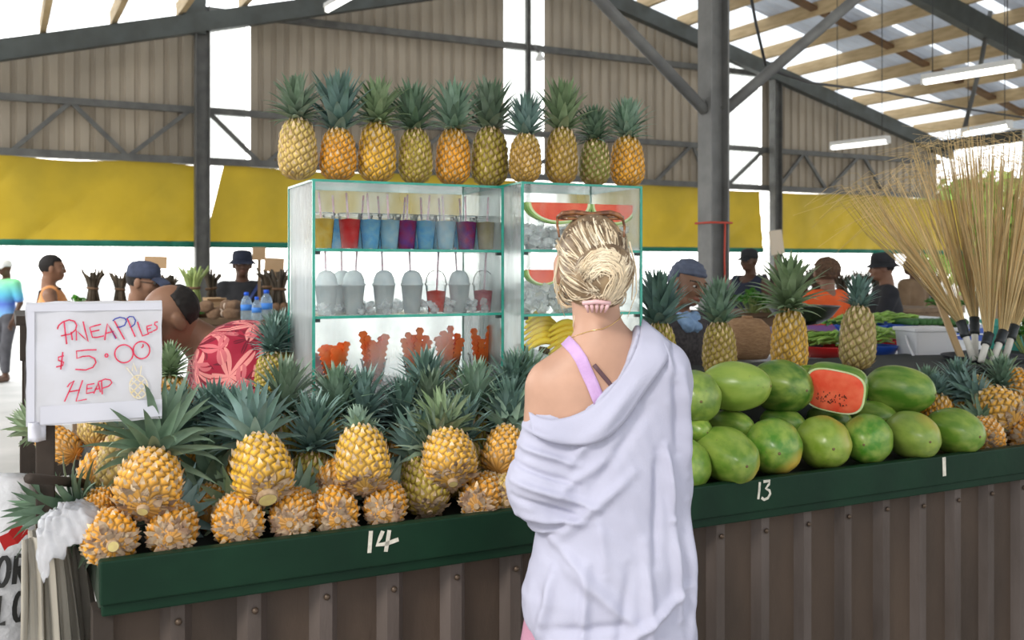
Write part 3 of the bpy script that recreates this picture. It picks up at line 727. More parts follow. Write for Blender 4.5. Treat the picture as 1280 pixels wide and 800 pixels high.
# standing behind the lying ones
ZTRAY = .822
def upright(label, px, v, z, color, crown, R=.060, H=.18, cs=1.0, lean=(0, 0), leaf=None, group='pineapples standing upright behind the heap'):
    p = onv(px, HOR, v); p.z = z
    return pineapple(label, p, (lean[0], lean[1], 1), color, None, crown, R, H, group=group, cs=cs, leaf=leaf)
STAND = [(238, 2.78, .86, ORANGE, 5, 'pineapple standing behind the huge crown below the patterned sleeve'), (312, 2.70, .86, ORANGE, 1, 'pineapple with a broad grey green crown standing below the patterned shirt'),
         (348, 2.78, .92, OLIVE, 0, 'olive pineapple standing at the left foot of the wide glass case'), (383, 2.66, .83, OLIVE, 0, 'green pineapple standing behind the amber one, left of the middle'),
         (415, 2.775, .90, OLIVE, 1, 'pineapple standing under the leftmost fruit cup of the glass case'), (452, 2.76, .88, OLIVE, 0, 'pineapple with a loose crown under the second fruit cup'),
         (494, 2.75, .86, AMBER, 1, 'pineapple standing behind the stubby crowned yellow one'), (538, 2.72, .88, OLIVE, 5, 'pineapple with a blue green crown under the middle fruit cup'),
         (548, 2.775, .93, AMBER, 0, 'tall crowned pineapple pressed against the wide glass case'), (588, 2.74, .89, OLIVE, 0, 'pineapple with a steel blue crown under the last fruit cup'),
         (630, 2.775, .92, AMBER, 1, 'pineapple with a pale crown at the joint of the two glass cases'), (640, 2.66, .84, OLIVE, 0, 'pineapple standing just left of the blonde woman\'s sleeve'),
         (500, 2.63, .82, OLIVE, 5, 'low pineapple with its crown leaning right in the middle of the heap'), (588, 2.62, .82, (.55, .36, .05, 1), 2, 'golden pineapple standing behind the cut stalk one near the woman'), (668, 2.775, .92, OLIVE, 0, 'pineapple hidden beside the blonde woman under the bananas'),
         (282, 2.775, .86, AMBER, 0, 'pineapple standing at the back under the seller\'s shirt hem')]
for i, (px, v, z, c, cw, lab) in enumerate(STAND):
    upright(lab, px, v, ZTRAY, c, cw, H=.18 + max(0, (z - .82)), lean=(rnd.uniform(-.12, .12), rnd.uniform(-.1, .05)) if i != 12 else (.5, -.1), leaf=(1, 1, 0, 1, 4)[i % 5], cs=1.0)
# a second pile on the ledge between the seller and the glass case
for px, v, z, c, cw, cs_, lab in [(345, 3.45, ZL, OLIVE, 0, .8, 'green pineapple of the back pile left of the wide glass case'), (354, 3.30, ZL, OLIVE, 1, .8, 'pineapple of the back pile touching the misted side of the glass case'),
                            (341, 3.25, ZL - .0, OLIVE, 1, .75, 'pineapple at the front of the back pile nearest the patterned sleeve'), (352, 3.55, ZL, GREEN, 0, .8, 'greenest pineapple at the rear of the back pile')]:
    upright(lab, px, v, z, c, cw, R=.058, H=.15, cs=cs_, leaf=1, group='back pile of pineapples')
upright('pineapple with a green crown rising just below the seller\'s chin', 212, 2.92, ZL, AMBER, 1, H=.12, cs=.65, leaf=2)
# ================================================================ WATERMELONS
m_melon = bpy.data.materials.new('watermelon_rind'); m_melon.use_nodes = True
nt = m_melon.node_tree; N, L = nt.nodes, nt.links; b = N['Principled BSDF']; b.inputs['Roughness'].default_value = .30; b.inputs['Specular IOR Level'].default_value = .5
tcn = N.new('ShaderNodeTexCoord'); oi = N.new('ShaderNodeObjectInfo')
mp = N.new('ShaderNodeMapping'); mp.inputs['Scale'].default_value = (.35, 1, 1); L.new(tcn.outputs['Object'], mp.inputs[0])
n1 = N.new('ShaderNodeTexNoise'); n1.inputs['Scale'].default_value = 22; n1.inputs['Detail'].default_value = 7; L.new(mp.outputs[0], n1.inputs['Vector'])
n2 = N.new('ShaderNodeTexNoise'); n2.inputs['Scale'].default_value = 70; n2.inputs['Detail'].default_value = 8; L.new(tcn.outputs['Object'], n2.inputs['Vector'])
c = mixn(rng(n1.outputs['Fac'], .38, .64, 0, .7), oi.outputs['Color'], (.32, .41, .08, 1))
vd = N.new('ShaderNodeVectorMath'); vd.operation = 'DISTANCE'; L.new(tcn.outputs['Object'], vd.inputs[0]); vd.inputs[1].default_value = (-.085, -.075, -.055)
ad = N.new('ShaderNodeMath'); ad.operation = 'MULTIPLY_ADD'; L.new(n1.outputs['Fac'], ad.inputs[0]); ad.inputs[1].default_value = .06; L.new(vd.outputs['Value'], ad.inputs[2])
pm = N.new('ShaderNodeMath'); pm.operation = 'MULTIPLY'; L.new(rng(ad.outputs[0], .068, .115, .01, 0), pm.inputs[0]); L.new(oi.outputs['Object Index'], pm.inputs[1])
c = mixn(pm.outputs[0], c, (.58, .42, .07, 1))
c = mixn(rng(n2.outputs['Fac'], .66, .76, 0, .5), c, (.12, .10, .04, 1))
L.new(c, b.inputs['Base Color'])
m_stem = mat('melon_stem', (0.16, 0.12, 0.05), rough=.8)
m_flesh = mat('melon_flesh', (0.86, 0.075, 0.035), (0.93, 0.18, 0.09), 16, .35, .15, 120)
m_white = mat('melon_pith', (0.80, 0.84, 0.55), (0.62, 0.74, 0.35), 18, .5); m_seed = mat('melon_seed', (0.03, 0.015, 0.01), rough=.3)
def melon_data(seed):
    r = random.Random(seed); mb = MB(); prof = [(math.sin(PI * i / 26), -math.cos(PI * i / 26)) for i in range(27)]; prof[0] = (1e-5, -1); prof[-1] = (1e-5, 1)
    mb.lathe(prof, 40)
    mb.v = [tuple(Vector((z, x, y)) * (1 + .025 * noise.noise(Vector((z * 1.3, x * 1.3, y * 1.3 + seed)))) * (1 + .012 * math.cos(9 * math.atan2(y, x)) * (1 - z * z))) for x, y, z in mb.v]
    mb.v = [(x * .150, y * .105, z * .105) for x, y, z in mb.v]
    return keep(mb.build('rind', m_melon))
MD = [melon_data(i) for i in range(3)]
mb = MB(); mb.tube([(.144, 0, 0), (.158, .002, .003), (.172, .010, .006)], [.007, .004, .0035], 8); MSTEM = keep(mb.build('stem', m_stem))
mb = MB(); mb.lathe([(.006, 0), (.004, -.002), (.0001, -.0015)], 12, 0, Matrix.Translation((-.150, 0, 0)) @ Matrix.Rotation(PI / 2, 4, 'Y')); MSCAR = keep(mb.build('blossom_scar', m_stem))
nm_ = 0
def melon(label, px, py, v, rx, ry, yaw, color, roll=0, tip=0, long=1.0, patch=0):
    """yaw 0: long axis straight at the viewer, 90: across the view"""
    global nm_
    p = onv(px, py, v); sc = kv(px, v) / F; r = thing('watermelon', label, 'watermelon', p, 0, 'watermelons piled on the counter')
    a = math.atan((px - 640) / F); s, cc = abs(math.sin(math.radians(yaw))), abs(math.cos(math.radians(yaw)))
    R = ry * sc / .105; Lg = max(R * 1.0, math.sqrt(max((rx * sc) ** 2 - (cc * ry * sc) ** 2, 0)) / max(s, .3) / .150) if s > .3 else R * .98
    Lg *= long
    r.rotation_euler = (math.radians(roll), math.radians(tip), PI / 2 - a + math.radians(yaw)); r.scale = (Lg, R, R)
    part('rind', MD[nm_ % 3], r, color).pass_index = patch; part('stem', MSTEM, r); part('blossom_scar', MSCAR, r); nm_ += 1
    return r
G1, G2, G3, G4 = (.12, .235, .026, 1), (.065, .20, .016, 1), (.20, .31, .045, 1), (.04, .12, .015, 1)
melon('watermelon with a yellow belly, first in the front row right of the woman', 907, 569, 2.49, 41, 35, 20, G1, -8, patch=85)
melon('bright green watermelon with a big yellow patch, above the number 13', 967, 558, 2.49, 40, 35, 8, G2, 12, patch=95)
melon('lightly scratched yellow green watermelon third in the front row', 1029, 553, 2.48, 34, 33, 15, (.17, .27, .026, 1), -60, patch=35)
melon('deep green smooth watermelon fourth in the front row', 1084, 549, 2.47, 31, 31, -5, (.06, .21, .016, 1), 120)
melon('dull green watermelon fifth in the front row, left of the single stroke numeral', 1140, 544, 2.47, 34, 30, 25, (.18, .27, .045, 1), -90, patch=45)
melon('green watermelon last in the front row, above the single stroke numeral', 1193, 539, 2.47, 36, 29, 40, G1, 180)
melon('watermelon almost hidden by the woman\'s shirt at the front rail', 854, 582, 2.49, 26, 34, 10, G1, 150)
melon('watermelon on the second layer partly behind the woman\'s shirt', 868, 496, 2.62, 32, 33, 10, (.13, .22, .04, 1), 130)
melon('largest pale green watermelon with a yellow side, on top at the left', 918, 483, 2.64, 45, 31, 70, G3, 10, 4, patch=55)
melon('dark glossy watermelon on top beside the largest pale one', 976, 483, 2.70, 34, 33, 40, (.05, .145, .016, 1), 100)
melon('big mid green watermelon on top right of the cut half', 1124, 487, 2.64, 43, 30, 65, (.085, .21, .02, 1), 160, -3)
melon('watermelon peeping between the front row and the largest pale one', 913, 532, 2.66, 30, 20, 50, G1, 150)
melon('watermelon between layers below the dark glossy one', 978, 529, 2.68, 28, 20, 50, G2, 150)
melon('watermelon between layers right below the cut half', 1093, 522, 2.68, 28, 21, 60, G1, 170)
melon('dark watermelon deep between layers under the cut half', 1036, 525, 2.72, 28, 20, 60, G4, 170)
melon('watermelon behind the cut half at the foot of a standing pineapple', 1016, 474, 2.76, 33, 18, 70, G2, 160)
melon('watermelon behind the woman\'s elbow between the two layers', 868, 536, 2.6, 22, 18, 30, G1, 160)
# cut half with its red face to the viewer
p = onv(1043, 489, 2.555); r = thing('watermelon_half', 'cut half watermelon showing its red flesh on top of the pile', 'watermelon', p, 0)
a = math.atan(403 / F); sc = kv(1043, 2.555) / F
r.rotation_euler = (math.radians(16), math.radians(9), -a + math.radians(-6))
W_, H_ = 37 * sc, 29 * sc
def sq(k, n=40, e=3.2): t = 2 * PI * k / n; c_, s_ = math.cos(t), math.sin(t); return (abs(c_) ** (2 / e)) * (1 if c_ > 0 else -1), (abs(s_) ** (2 / e)) * (1 if s_ > 0 else -1)
ring = lambda q, y: [(sq(k)[0] * W_ * q, y, sq(k)[1] * H_ * q) for k in range(40)]
mb = MB(); mb.grid([ring(.93, 0), ring(1.0, 0)], 1, True); mb.grid([ring(1.0, 0), ring(1.04, .03), ring(1.0, .06), ring(.85, .09), ring(.55, .112), ring(.01, .122)], 0, True); o = mb.build('rind', [m_melon, m_white], r, angle=50); o.color = G2
mb = MB(); rows = [ring(q, -.002 - .004 * (1 - q) + .0015 * math.sin(q * 30)) for q in (.93, .8, .6, .4, .2, .01)]; mb.grid(rows, 0, True); mb.build('flesh', m_flesh, r)
mb = MB(); rr = random.Random(4)
for i in range(46):
    x, z = rr.uniform(-.55, .45) * W_, rr.uniform(-.6, -.05) * H_
    mb.ell((x, -.0075, z), (.0016, .0012, .0028), 0, 5)
o = mb.build('seeds', m_seed, r); o['kind'] = 'stuff'
# ---- pineapples standing on the ledge behind the melons
def on_ledge(label, px, v, w, hp, color, crown, cpx, leaf, body):
    sc = kv(px, v) / F; p = onv(px, HOR, v); p.z = ZL
    pineapple(label, p, (rnd.uniform(-.04, .04), 0, 1), color, body, crown, w * sc / 2, hp * sc + .0, group='pineapples standing behind the watermelons', cs=cpx * sc / .15, leaf=leaf)
on_ledge('pineapple standing between the glass case and the woman in the headscarf', 827, 3.0, 40, 76, OLIVE, 2, 70, 1, 0)
on_ledge('dark eyed greenish pineapple standing behind the largest pale watermelon', 900, 3.0, 42, 72, (.40, .30, .06, 1), 2, 58, 4, 1)
on_ledge('tall golden pineapple standing in the middle behind the watermelons', 987, 2.95, 45, 86, (.66, .38, .05, 1), 1, 68, 2, 0)
on_ledge('pale grey green pineapple standing behind the cut half watermelon', 1071, 2.98, 44, 82, (.44, .36, .13, 1), 2, 42, 1, 2)
# ---- pineapple pile at the right end
lying('golden pineapple lying on top of the right hand pile, base to the right', 1268, 530, 2.50, 31, -58, 30, (.72, .37, .05, 1), 0, 2, .95, .95, group='pineapples at the right end of the counter')
lying('orange pineapple at the right edge of the picture on the right hand pile', 1290, 500, 2.68, 25, -40, 25, ORANGE, 0, None, .9, group='pineapples at the right end of the counter')
lying('orange pineapple with a brown base tucked beside the last watermelon', 1234, 560, 2.47, 23, -8, 30, (.72, .30, .03, 1), 5, 2, .8, .8, group='pineapples at the right end of the counter')
lying('brown based pineapple right of the tucked orange one', 1285, 556, 2.45, 24, 0, 15, AMBER, 5, 2, .8, group='pineapples at the right end of the counter')
upright('pineapple with a wide blue green crown behind the last watermelons', 1158, 2.77, ZTRAY, AMBER, 1, H=.155, cs=.9, leaf=4, group='pineapples at the right end of the counter')
upright('pineapple with a drooping dark crown between the melons and the right hand pile', 1196, 2.74, ZTRAY, AMBER, 5, H=.17, cs=.95, leaf=1, group='pineapples at the right end of the counter')
upright('small pineapple with an orange shoulder behind the last front watermelon', 1172, 2.70, ZTRAY, ORANGE, 4, H=.19, cs=.9, leaf=1, group='pineapples at the right end of the counter')
upright('pineapple with a grey crown at the foot of the brooms', 1252, 2.77, ZTRAY, AMBER, 1, H=.18, cs=.9, leaf=4, group='pineapples at the right end of the counter')
lying('beige pineapple in the back of the right hand pile below the broom tub', 1225, 508, 2.80, 26, -20, 30, PALE, 5, None, .8, group='pineapples at the right end of the counter')
# ================================================================ DRINKS, FRUIT CUPS AND SLICES INSIDE THE GLASS CASES
m_cup = glass('clear_cup_plastic', (0.99, 0.99, 0.99), 0.0, 0.08, 30, gloss=.08)
m_cupwhite = glass('frosted_cup_plastic', (0.98, 0.99, 0.99), 0.2, 0.5, 30, gloss=.08, tl=.5)
m_frost = mat('frosted_white_cup', (.95, .97, .98), (.85, .90, .93), 30, .3, transl=.5)
def drink(name, c, c2=None, transl=.55): return mat(name, c, c2, 40, .25, transl=transl)
m_dr = {'yellow': drink('yellow_juice', (.85, .62, .10), (.9, .75, .25)), 'red': drink('red_juice', (.85, .03, .04), (.9, .12, .12)), 'blue': drink('blue_slush', (.24, .66, 1.0), (.48, .84, 1.0)),
        'paleblue': drink('pale_blue_slush', (.50, .82, 1.0), (.72, .93, 1.0)), 'purple': drink('purple_juice', (.30, .08, .50), (.65, .05, .25)), 'olive': drink('golden_juice', (.55, .45, .18), (.65, .55, .3)),
        'white': drink('white_ice_drink', (.86, .90, .93), (.95, .97, .98)), 'orangered': drink('orange_red_juice', (.92, .06, .02), (.95, .15, .08)), 'pink': drink('dark_pink_juice', (.70, .03, .10), (.85, .2, .25))}
m_straw = mat('straw_pale', (.92, .88, .92), (.9, .65, .75), 90, .4, transl=.6)
m_ice = glass('ice', (.98, .99, 1.0), .30, .75, 25, gloss=.15, fogcol=(.97, .98, .99), tl=.5)
def cup(label, case, px, y, z, colr, h=.105, r=.040, fill=.8, dome=False, straw=True, frosted=False, slush=None):
    x = case_x(case, px, y); p = incase(case, x, y, z); k = rnd.uniform(0, 6)
    t = thing('drink_cup', label, 'drink', p, k, 'dome lidded drinks on the middle shelf' if dome else 'drinks on the top shelf')
    MB().lathe([(r * .70, .001), (r * .72, .0015), (r, h), (r * 1.04, h), (r * 1.04, h + .003)], 20).build('cup', m_frost if frosted else m_cup, t)
    f = h * fill
    if not frosted: MB().lathe([(r * .66, .004), (r * .68, .005), (lerp(r * .69, r * .96, fill), f), (.001, f + .004)], 18).build('drink', m_dr[colr], t)
    if dome:
        MB().lathe([(r * 1.06, h + .001), (r * 1.06, h + .006), (r * .98, h + .008), (r * .92, h + .024), (r * .70, h + .040), (r * .35, h + .048), (r * .14, h + .049)], 20).build('dome_lid', m_frost if frosted else m_cup, t)
        if frosted:
            mb = MB(); mb.ell((0, 0, h - .004), (r * .92, r * .92, .042), 0, 8); mb.build('crushed_ice', m_dr['white'], t)
    else:
        MB().lathe([(r * 1.06, h + .002), (r * 1.06, h + .006), (r * .95, h + .008), (.004, h + .008)], 20).build('flat_lid', m_cup, t)
    if straw:
        a = rnd.uniform(0, 6.28); ln = .075 if dome else .062; q = .014
        MB().tube([(0, 0, .02), (math.cos(a) * q, math.sin(a) * q, h + (.05 if dome else .01) + ln)], .0032, 8).build('straw', m_straw, t)
    return t
S1, S2 = .2705 + .003, .4785            # shelf surfaces
TOPROW = [(404, 'yellow', 'yellow juice cup at the left end of the top shelf'), (437, 'red', 'red juice cup second from the left on the top shelf'), (463, 'blue', 'blue slush cup right of the red one on the top shelf'),
          (487, 'paleblue', 'pale blue slush cup left of the purple one on the top shelf'), (508, 'purple', 'purple red juice cup in the middle of the top shelf'), (532, 'blue', 'blue slush cup right of the purple one on the top shelf'),
          (557, 'paleblue', 'pale blue slush cup further right on the top shelf'), (583, 'purple', 'second purple cup towards the right of the top shelf'), (608, 'olive', 'golden juice cup at the right end of the top shelf')]
for px, c, lab in TOPROW: cup(lab, case1, px, .085, S2, c, .106, .036, .88)
for i, px in enumerate((420, 450, 477, 502, 528, 552, 578, 602)):
    cup('blue slush cup in the back row of the top shelf, ' + ('leftmost', 'second from the left', 'third from the left', 'fourth from the left', 'fourth from the right', 'third from the right', 'second from the right', 'rightmost')[i], case1, px, .19, S2, 'paleblue' if i % 2 else 'blue', .106, .040, .92)
MID = [(408, 'white', 1, 'first frosted dome cup from the left on the middle shelf'), (442, 'white', 1, 'frosted dome cup second from the left in the front of the middle shelf'), (480, 'white', 1, 'frosted dome cup left of the centre of the middle shelf'),
       (515, 'white', 1, 'frosted dome cup just left of the orange red drink'), (545, 'orangered', 0, 'orange red drink with a clear dome lid on the middle shelf'), (574, 'white', 1, 'frosted dome cup between the two red drinks'), (604, 'pink', 0, 'dark pink drink at the right end of the middle shelf')]
for px, c, fr, lab in MID: cup(lab, case1, px, .085, S1, c, .090, .035, .78 if not fr else .9, True, True, bool(fr))
cup('frosted dome cup set back between the first two on the middle shelf', case1, 428, .17, S1, 'white', .09, .035, .9, True, True, True)
# heaps of ice cubes, uncountable
def ice_heap(label, case, xa, xb, ya, yb, z, n, h=.02, seed=1, sz=.012):
    r = random.Random(seed); mb = MB(); o0 = incase(case, xa, ya, z)
    for i in range(n):
        x, y = r.uniform(0, xb - xa), r.uniform(0, yb - ya); s = sz * r.uniform(.7, 1.2); zz = s * .6 + r.uniform(0, h)
        M = Matrix.Translation((x, y, zz)) @ Matrix.Rotation(r.uniform(0, 3), 4, Vector((r.uniform(-1, 1), r.uniform(-1, 1), 1)).normalized())
        mb.cbox((0, 0, 0), (s * 1.6, s * 1.4, s * 1.3), 0, M)
    o = mb.build('ice_cubes', m_ice, None, smooth=False, bevel=.002); o.location = o0; o.rotation_euler = (0, 0, CA)
    stuff(tag(o, label, 'ice')); return o
ice_heap('loose ice cubes around the dome cups on the middle shelf', case1, .02, .60, .02, .26, S1, 190, .03, 2)
ice_heap('loose ice cubes around the fruit cups at the bottom of the wide case', case1, .02, .60, .02, .30, .006, 260, .035, 3, .015)
ice_heap('bed of ice on the top shelf of the narrow case under the long slices', case2, .02, .41, .03, .30, S2, 260, .07, 4, .016)
ice_heap('bed of ice on the middle shelf of the narrow case under the red slice', case2, .02, .41, .03, .30, S1, 260, .075, 5, .016)
ice_heap('bed of ice at the bottom of the narrow case under the bananas', case2, .02, .41, .03, .30, .006, 330, .11, 6, .018)
# papaya and pineapple sticks in flared clear cups
m_papaya = mat('orange_papaya', (.98, .20, .025), (.98, .34, .09), 30, .4, transl=.5); m_pinechunk = mat('yellow_fruit', (.85, .55, .12), (.9, .68, .3), 30, .4, transl=.25)
def crinkle(mb, a, b, w, t, mi, n=8):
    a, b = Vector(a), Vector(b); d = (b - a).normalized(); s = d.cross(Vector((0, 1, .01))).normalized(); nrm = s.cross(d); rows = []
    for i in range(n * 2 + 1):
        q = i / (n * 2); p = a.lerp(b, q); ww = w * (1.05 if i % 2 else .55); rows.append([p - s * ww - nrm * t, p + s * ww - nrm * t, p + s * ww + nrm * t, p - s * ww + nrm * t])
    mb.grid(rows, mi, True); m0 = len(mb.v)
    mb.f += [(m0 - 4, m0 - 3, m0 - 2, m0 - 1)]; mb.m += [mi]
FC = [(418, 0, 'fruit cup of broad orange papaya chunks at the left of the bottom shelf'), (467, 1, 'fruit cup with two rising orange sticks, second from the left on the bottom shelf'), (519, 2, 'tall fruit cup of crinkled orange sticks in the middle of the bottom shelf'),
      (561, 2, 'fruit cup with a feathery orange bunch fourth along the bottom shelf'), (600, 3, 'fruit cup with two tall crinkled orange sticks at the right of the bottom shelf')]
for i, (px, k, lab) in enumerate(FC):
    y = (.08, .075, .09, .12, .12)[i]; p = incase(case1, case_x(case1, px, y), y, .045); t = thing('fruit_cup', lab, 'fruit cup', p, CA, 'fruit cups on the bottom shelf')
    h, rt, rb_ = .085, .041, .024
    MB().lathe([(rb_, 0), (rt, h), (rt * 1.05, h), (rt * 1.05, h + .003)], 20).build('cup', m_cup, t)
    r = random.Random(i + 5)
    mb = MB()
    for q in range(9):
        a = q * 2.4; mb.ell((math.cos(a) * .014, math.sin(a) * .014, .015 + .006 * q), (.013, .013, .012), 0, 6)
    mb.build('fruit_chunks', m_pinechunk if k != 1 else m_papaya, t)
    spots = {0: [(-.034, .042), (-.024, .050), (-.012, .048), (-.002, .040), (.008, .046), (.020, .055), (.034, .058)], 1: [(-.028, .088), (-.018, .075), (-.008, .060), (.008, .050), (.018, .055), (.032, .078), (.024, .07)], 2: [(-.036, .062), (-.020, .080), (-.003, .072), (.010, .095), (.028, .070), (.038, .055)], 3: [(-.020, .085), (.0, .050), (.028, .095), (.036, .055)]}[k]
    spots = spots + [(x_ * .7 + .004, u_ * .72) for x_, u_ in spots[::2]]
    for dx, up in spots:
        mb = MB(); y0 = r.uniform(-.015, .015); crinkle(mb, (dx * .35, y0 * .4, .02), (dx * 1.2, y0, h + up * 1.02), r.uniform(.010, .015), .005, 0); mb.build('papaya_stick', m_papaya, t, smooth=False)
# watermelon slices in the narrow case
def slice_(label, px0, px1, y, z, ht, th=.03, bite=None):
    x0, x1 = case_x(case2, px0, y), case_x(case2, px1, y); c = (x0 + x1) / 2; w = (x1 - x0) / 2; p = incase(case2, c, y, z); t = thing('watermelon_slice', label, 'watermelon', p, CA, 'watermelon slices in the glass case')
    n = 24
    def prof(q, dz):                       # long wedge, flat red top, rounded rind below
        return [(w * q * math.cos(PI * k / n), ht * (1 - q * math.sin(PI * k / n)) + dz) for k in range(n + 1)]
    def shell(q0, q1, nm, m):
        mb = MB(); A, Bq = prof(q0, 0), prof(q1, 0)
        for y_ in (-th / 2, th / 2): mb.grid([[(a, y_, b_) for a, b_ in A], [(a, y_, b_) for a, b_ in Bq]])
        mb.grid([[(a, -th / 2, b_) for a, b_ in A], [(a, th / 2, b_) for a, b_ in A]]); mb.grid([[(a, -th / 2, b_) for a, b_ in Bq], [(a, th / 2, b_) for a, b_ in Bq]])
        mb.build(nm, m, t, smooth=False)
    shell(1.0, .93, 'rind', m_rindlt); shell(.93, .85, 'pith', m_white)
    mb = MB(); A = prof(.85, 0)
    for y_ in (-th / 2, th / 2): mb.add([(a, y_, b_) for a, b_ in A], [tuple(range(n + 1))])
    mb.grid([[(a, -th / 2, b_) for a, b_ in A], [(a, th / 2, b_) for a, b_ in A]]); mb.box((-w * .85, -th / 2, ht - .001), (w * .85, th / 2, ht + .001)); mb.build('flesh', m_flesh, t, smooth=False)
m_rindlt = mat('slice_rind', (.20, .38, .08), (.35, .5, .15), 30, .4)
slice_('long watermelon slice at the top left of the narrow case', 655, 738, .05, S2 + .085, .068)
slice_('pointed watermelon slice at the top right of the narrow case', 736, 794, .06, S2 + .085, .068)
slice_('red watermelon slice on the middle shelf left of the woman\'s head', 655, 700, .05, S1 + .09, .050)
slice_('watermelon slice on the middle shelf mostly behind the woman\'s head', 704, 790, .07, S1 + .09, .055)
# bananas at the bottom of the narrow case
m_banana = mat('banana_peel', (.85, .62, .04), (.78, .52, .05), 12, .45, rnd_island=.12); m_tip = mat('banana_tip', (.08, .05, .02))
def banana_bunch(label, px, y, z, n, rot, sc=1.0):
    p = incase(case2, case_x(case2, px, y), y, z); t = thing('banana_bunch', label, 'bananas', p, CA + rot, 'bananas in the glass case')
    for i in range(n):
        a = (i - (n - 1) / 2) * .22; pts, rad = [], []
        for q in range(9):
            s = q / 8; x = (s - .1) * .17 * sc; pts.append((x * math.cos(a * 1.2), x * math.sin(a * .4) - .012 * abs(i - n / 2) * .3, .012 + i * .019 * (1 - .15 * s) + .035 * math.sin(PI * s) * sc)); rad.append(.0125 * sc * (math.sin(PI * min(max(s, .04), .97)) ** .5))
        MB().tube(pts, rad, 8).build('banana', [m_banana], t)
    MB().tube([(-.045 * sc, 0, .03), (-.012 * sc, 0, .022)], [.009, .012], 8).build('stalk', m_tip, t)
banana_bunch('bunch of bananas at the left of the narrow case beside the woman\'s neck', 660, .10, .135, 6, .1, 1.0)
banana_bunch('bunch of bananas nearer the front of the narrow case', 690, .07, .125, 5, -.2, .95)
banana_bunch('bananas mostly hidden by the woman\'s neck in the narrow case', 745, .10, .135, 6, .2)
# ================================================================ PRICE SIGN
m_board = mat('plastic_wrapped_board', (.66, .66, .72), (.50, .49, .50), 5, .4, .25, 9, spec=.5, lo=.3, hi=.72)
m_dirt = mat('board_tape', (.63, .63, .70), rough=.3)
m_redink = mat('red_marker', (.62, .015, .06), (.75, .06, .14), 90, .6); m_blueink = mat('blue_marker', (.03, .05, .35)); m_yelink = mat('faint_yellow_marker', (.82, .66, .34), (.72, .70, .66), 120, .7)
A0 = P(32.5, 378, 2.32); SW, SH = .300, .290; SG = math.radians(25)
sg = thing('price_sign', 'white plastic wrapped price sign with red hand lettering on a dark post', 'sign', (A0.x, A0.y, 0), SG)
zt = A0.z
mb = MB(); n = 14
def edge(s, t): return .004 * noise.noise(Vector((s * 6, t * 6, 2)))
rows = []
for j in range(n + 1):
    t = j / n; z = zt - SH * t
    rows.append([(SW * s + edge(s, t) * (1 if s in (0, 1) else 0), .0015 * noise.noise(Vector((s * 5, t * 5, 0))), z + (edge(t, s) if t in (0, 1) else 0) ) for s in [i / n for i in range(n + 1)]])
mb.grid(rows); bk = [[(x, y + .022, z) for x, y, z in r] for r in rows]; mb.grid([r[::-1] for r in bk])
per = lambda R: [R[0][i] for i in range(n + 1)] + [R[i][n] for i in range(1, n + 1)] + [R[n][n - i] for i in range(1, n + 1)] + [R[n - i][0] for i in range(1, n)]
mb.grid([per(rows), per(bk)], 0, True); mb.build('board', m_board, sg, angle=50)
mb = MB(); mb.grid([[(x, -.002 - .0008 * math.sin(x * 60), z) for x in np.linspace(.0, SW, 12)] for z in (zt - .005, zt - .022)]); mb.grid([[(x, -.002 - .001 * math.sin(x * 45 + 1), z + .012 * x) for x in np.linspace(.03, SW, 12)] for z in (zt - SH + .045, zt - SH + .003)]); mb.grid([[(x, -.002, z) for x in (.002, .018)] for z in np.linspace(zt - .02, zt - SH + .01, 8)]); mb.build('clear_tape', m_dirt, sg)
mb = MB(); mb.grid([[(x, -.004 + .012 * math.sin(x * 150 + z * 30), z) for x in np.linspace(.004, .042, 7)] for z in np.linspace(zt - SH + .01, zt - SH - .035, 5)]); mb.build('torn_wrap_corner', m_dirt, sg, solid=.0006)
def sp(zx, zy):
    s = (zx - 50) / 668; top = 73 + 7 * s; bot = 690 - 52 * s; t = (zy - top) / (bot - top); return (s * SW, 0, zt - SH * t)
def dense(st):
    out = []
    for a, b_ in zip(st[:-1], st[1:]):
        for k in range(3): out.append((lerp(a[0], b_[0], k / 3), lerp(a[1], b_[1], k / 3)))
    return out + [st[-1]]
def arc(cx, cy, rx, ry, a0=0, a1=360, n=22): return [(cx + rx * math.cos(math.radians(lerp(a0, a1, i / n))), cy + ry * math.sin(math.radians(lerp(a0, a1, i / n)))) for i in range(n + 1)]
def ink(nm, strokes, w, m):
    mb = MB()
    for st in strokes: mb.ribbon([sp(*p) for p in st], w, (0, -1, 0), lift=.0036)
    mb.build(nm, m, sg, smooth=False)
ink('lettering', [[(230, 172), (236, 225), (243, 282)], [(198, 208), (204, 190), (225, 172), (255, 163), (280, 170), (291, 190), (286, 212), (262, 232), (215, 241)], [(264, 222), (270, 262)],
    [(290, 264), (289, 215), (316, 242), (347, 270), (333, 220), (322, 172)], [(410, 187), (380, 194), (354, 202), (361, 225), (368, 250), (392, 250), (424, 243)], [(361, 223), (402, 215)],
    [(428, 264), (434, 225), (441, 184), (460, 215), (487, 256)], [(430, 232), (474, 222)], [(476, 172), (500, 215), (527, 262)], [(540, 160), (560, 205), (581, 250)],
    [(592, 178), (604, 212), (618, 246), (652, 235)], [(667, 194), (640, 200), (642, 214), (646, 232), (670, 226)], [(642, 214), (662, 209)], [(697, 180), (682, 182), (680, 193), (692, 202), (692, 215), (672, 223)]], .0032, m_redink)
ink('lettering', [[(468, 172), (480, 162), (503, 155), (528, 160), (537, 174), (527, 194), (505, 202), (488, 203)], [(535, 165), (552, 152), (572, 154), (583, 172), (577, 190), (556, 206)], [(455, 205), (470, 232), (484, 258)]], .0028, m_blueink)
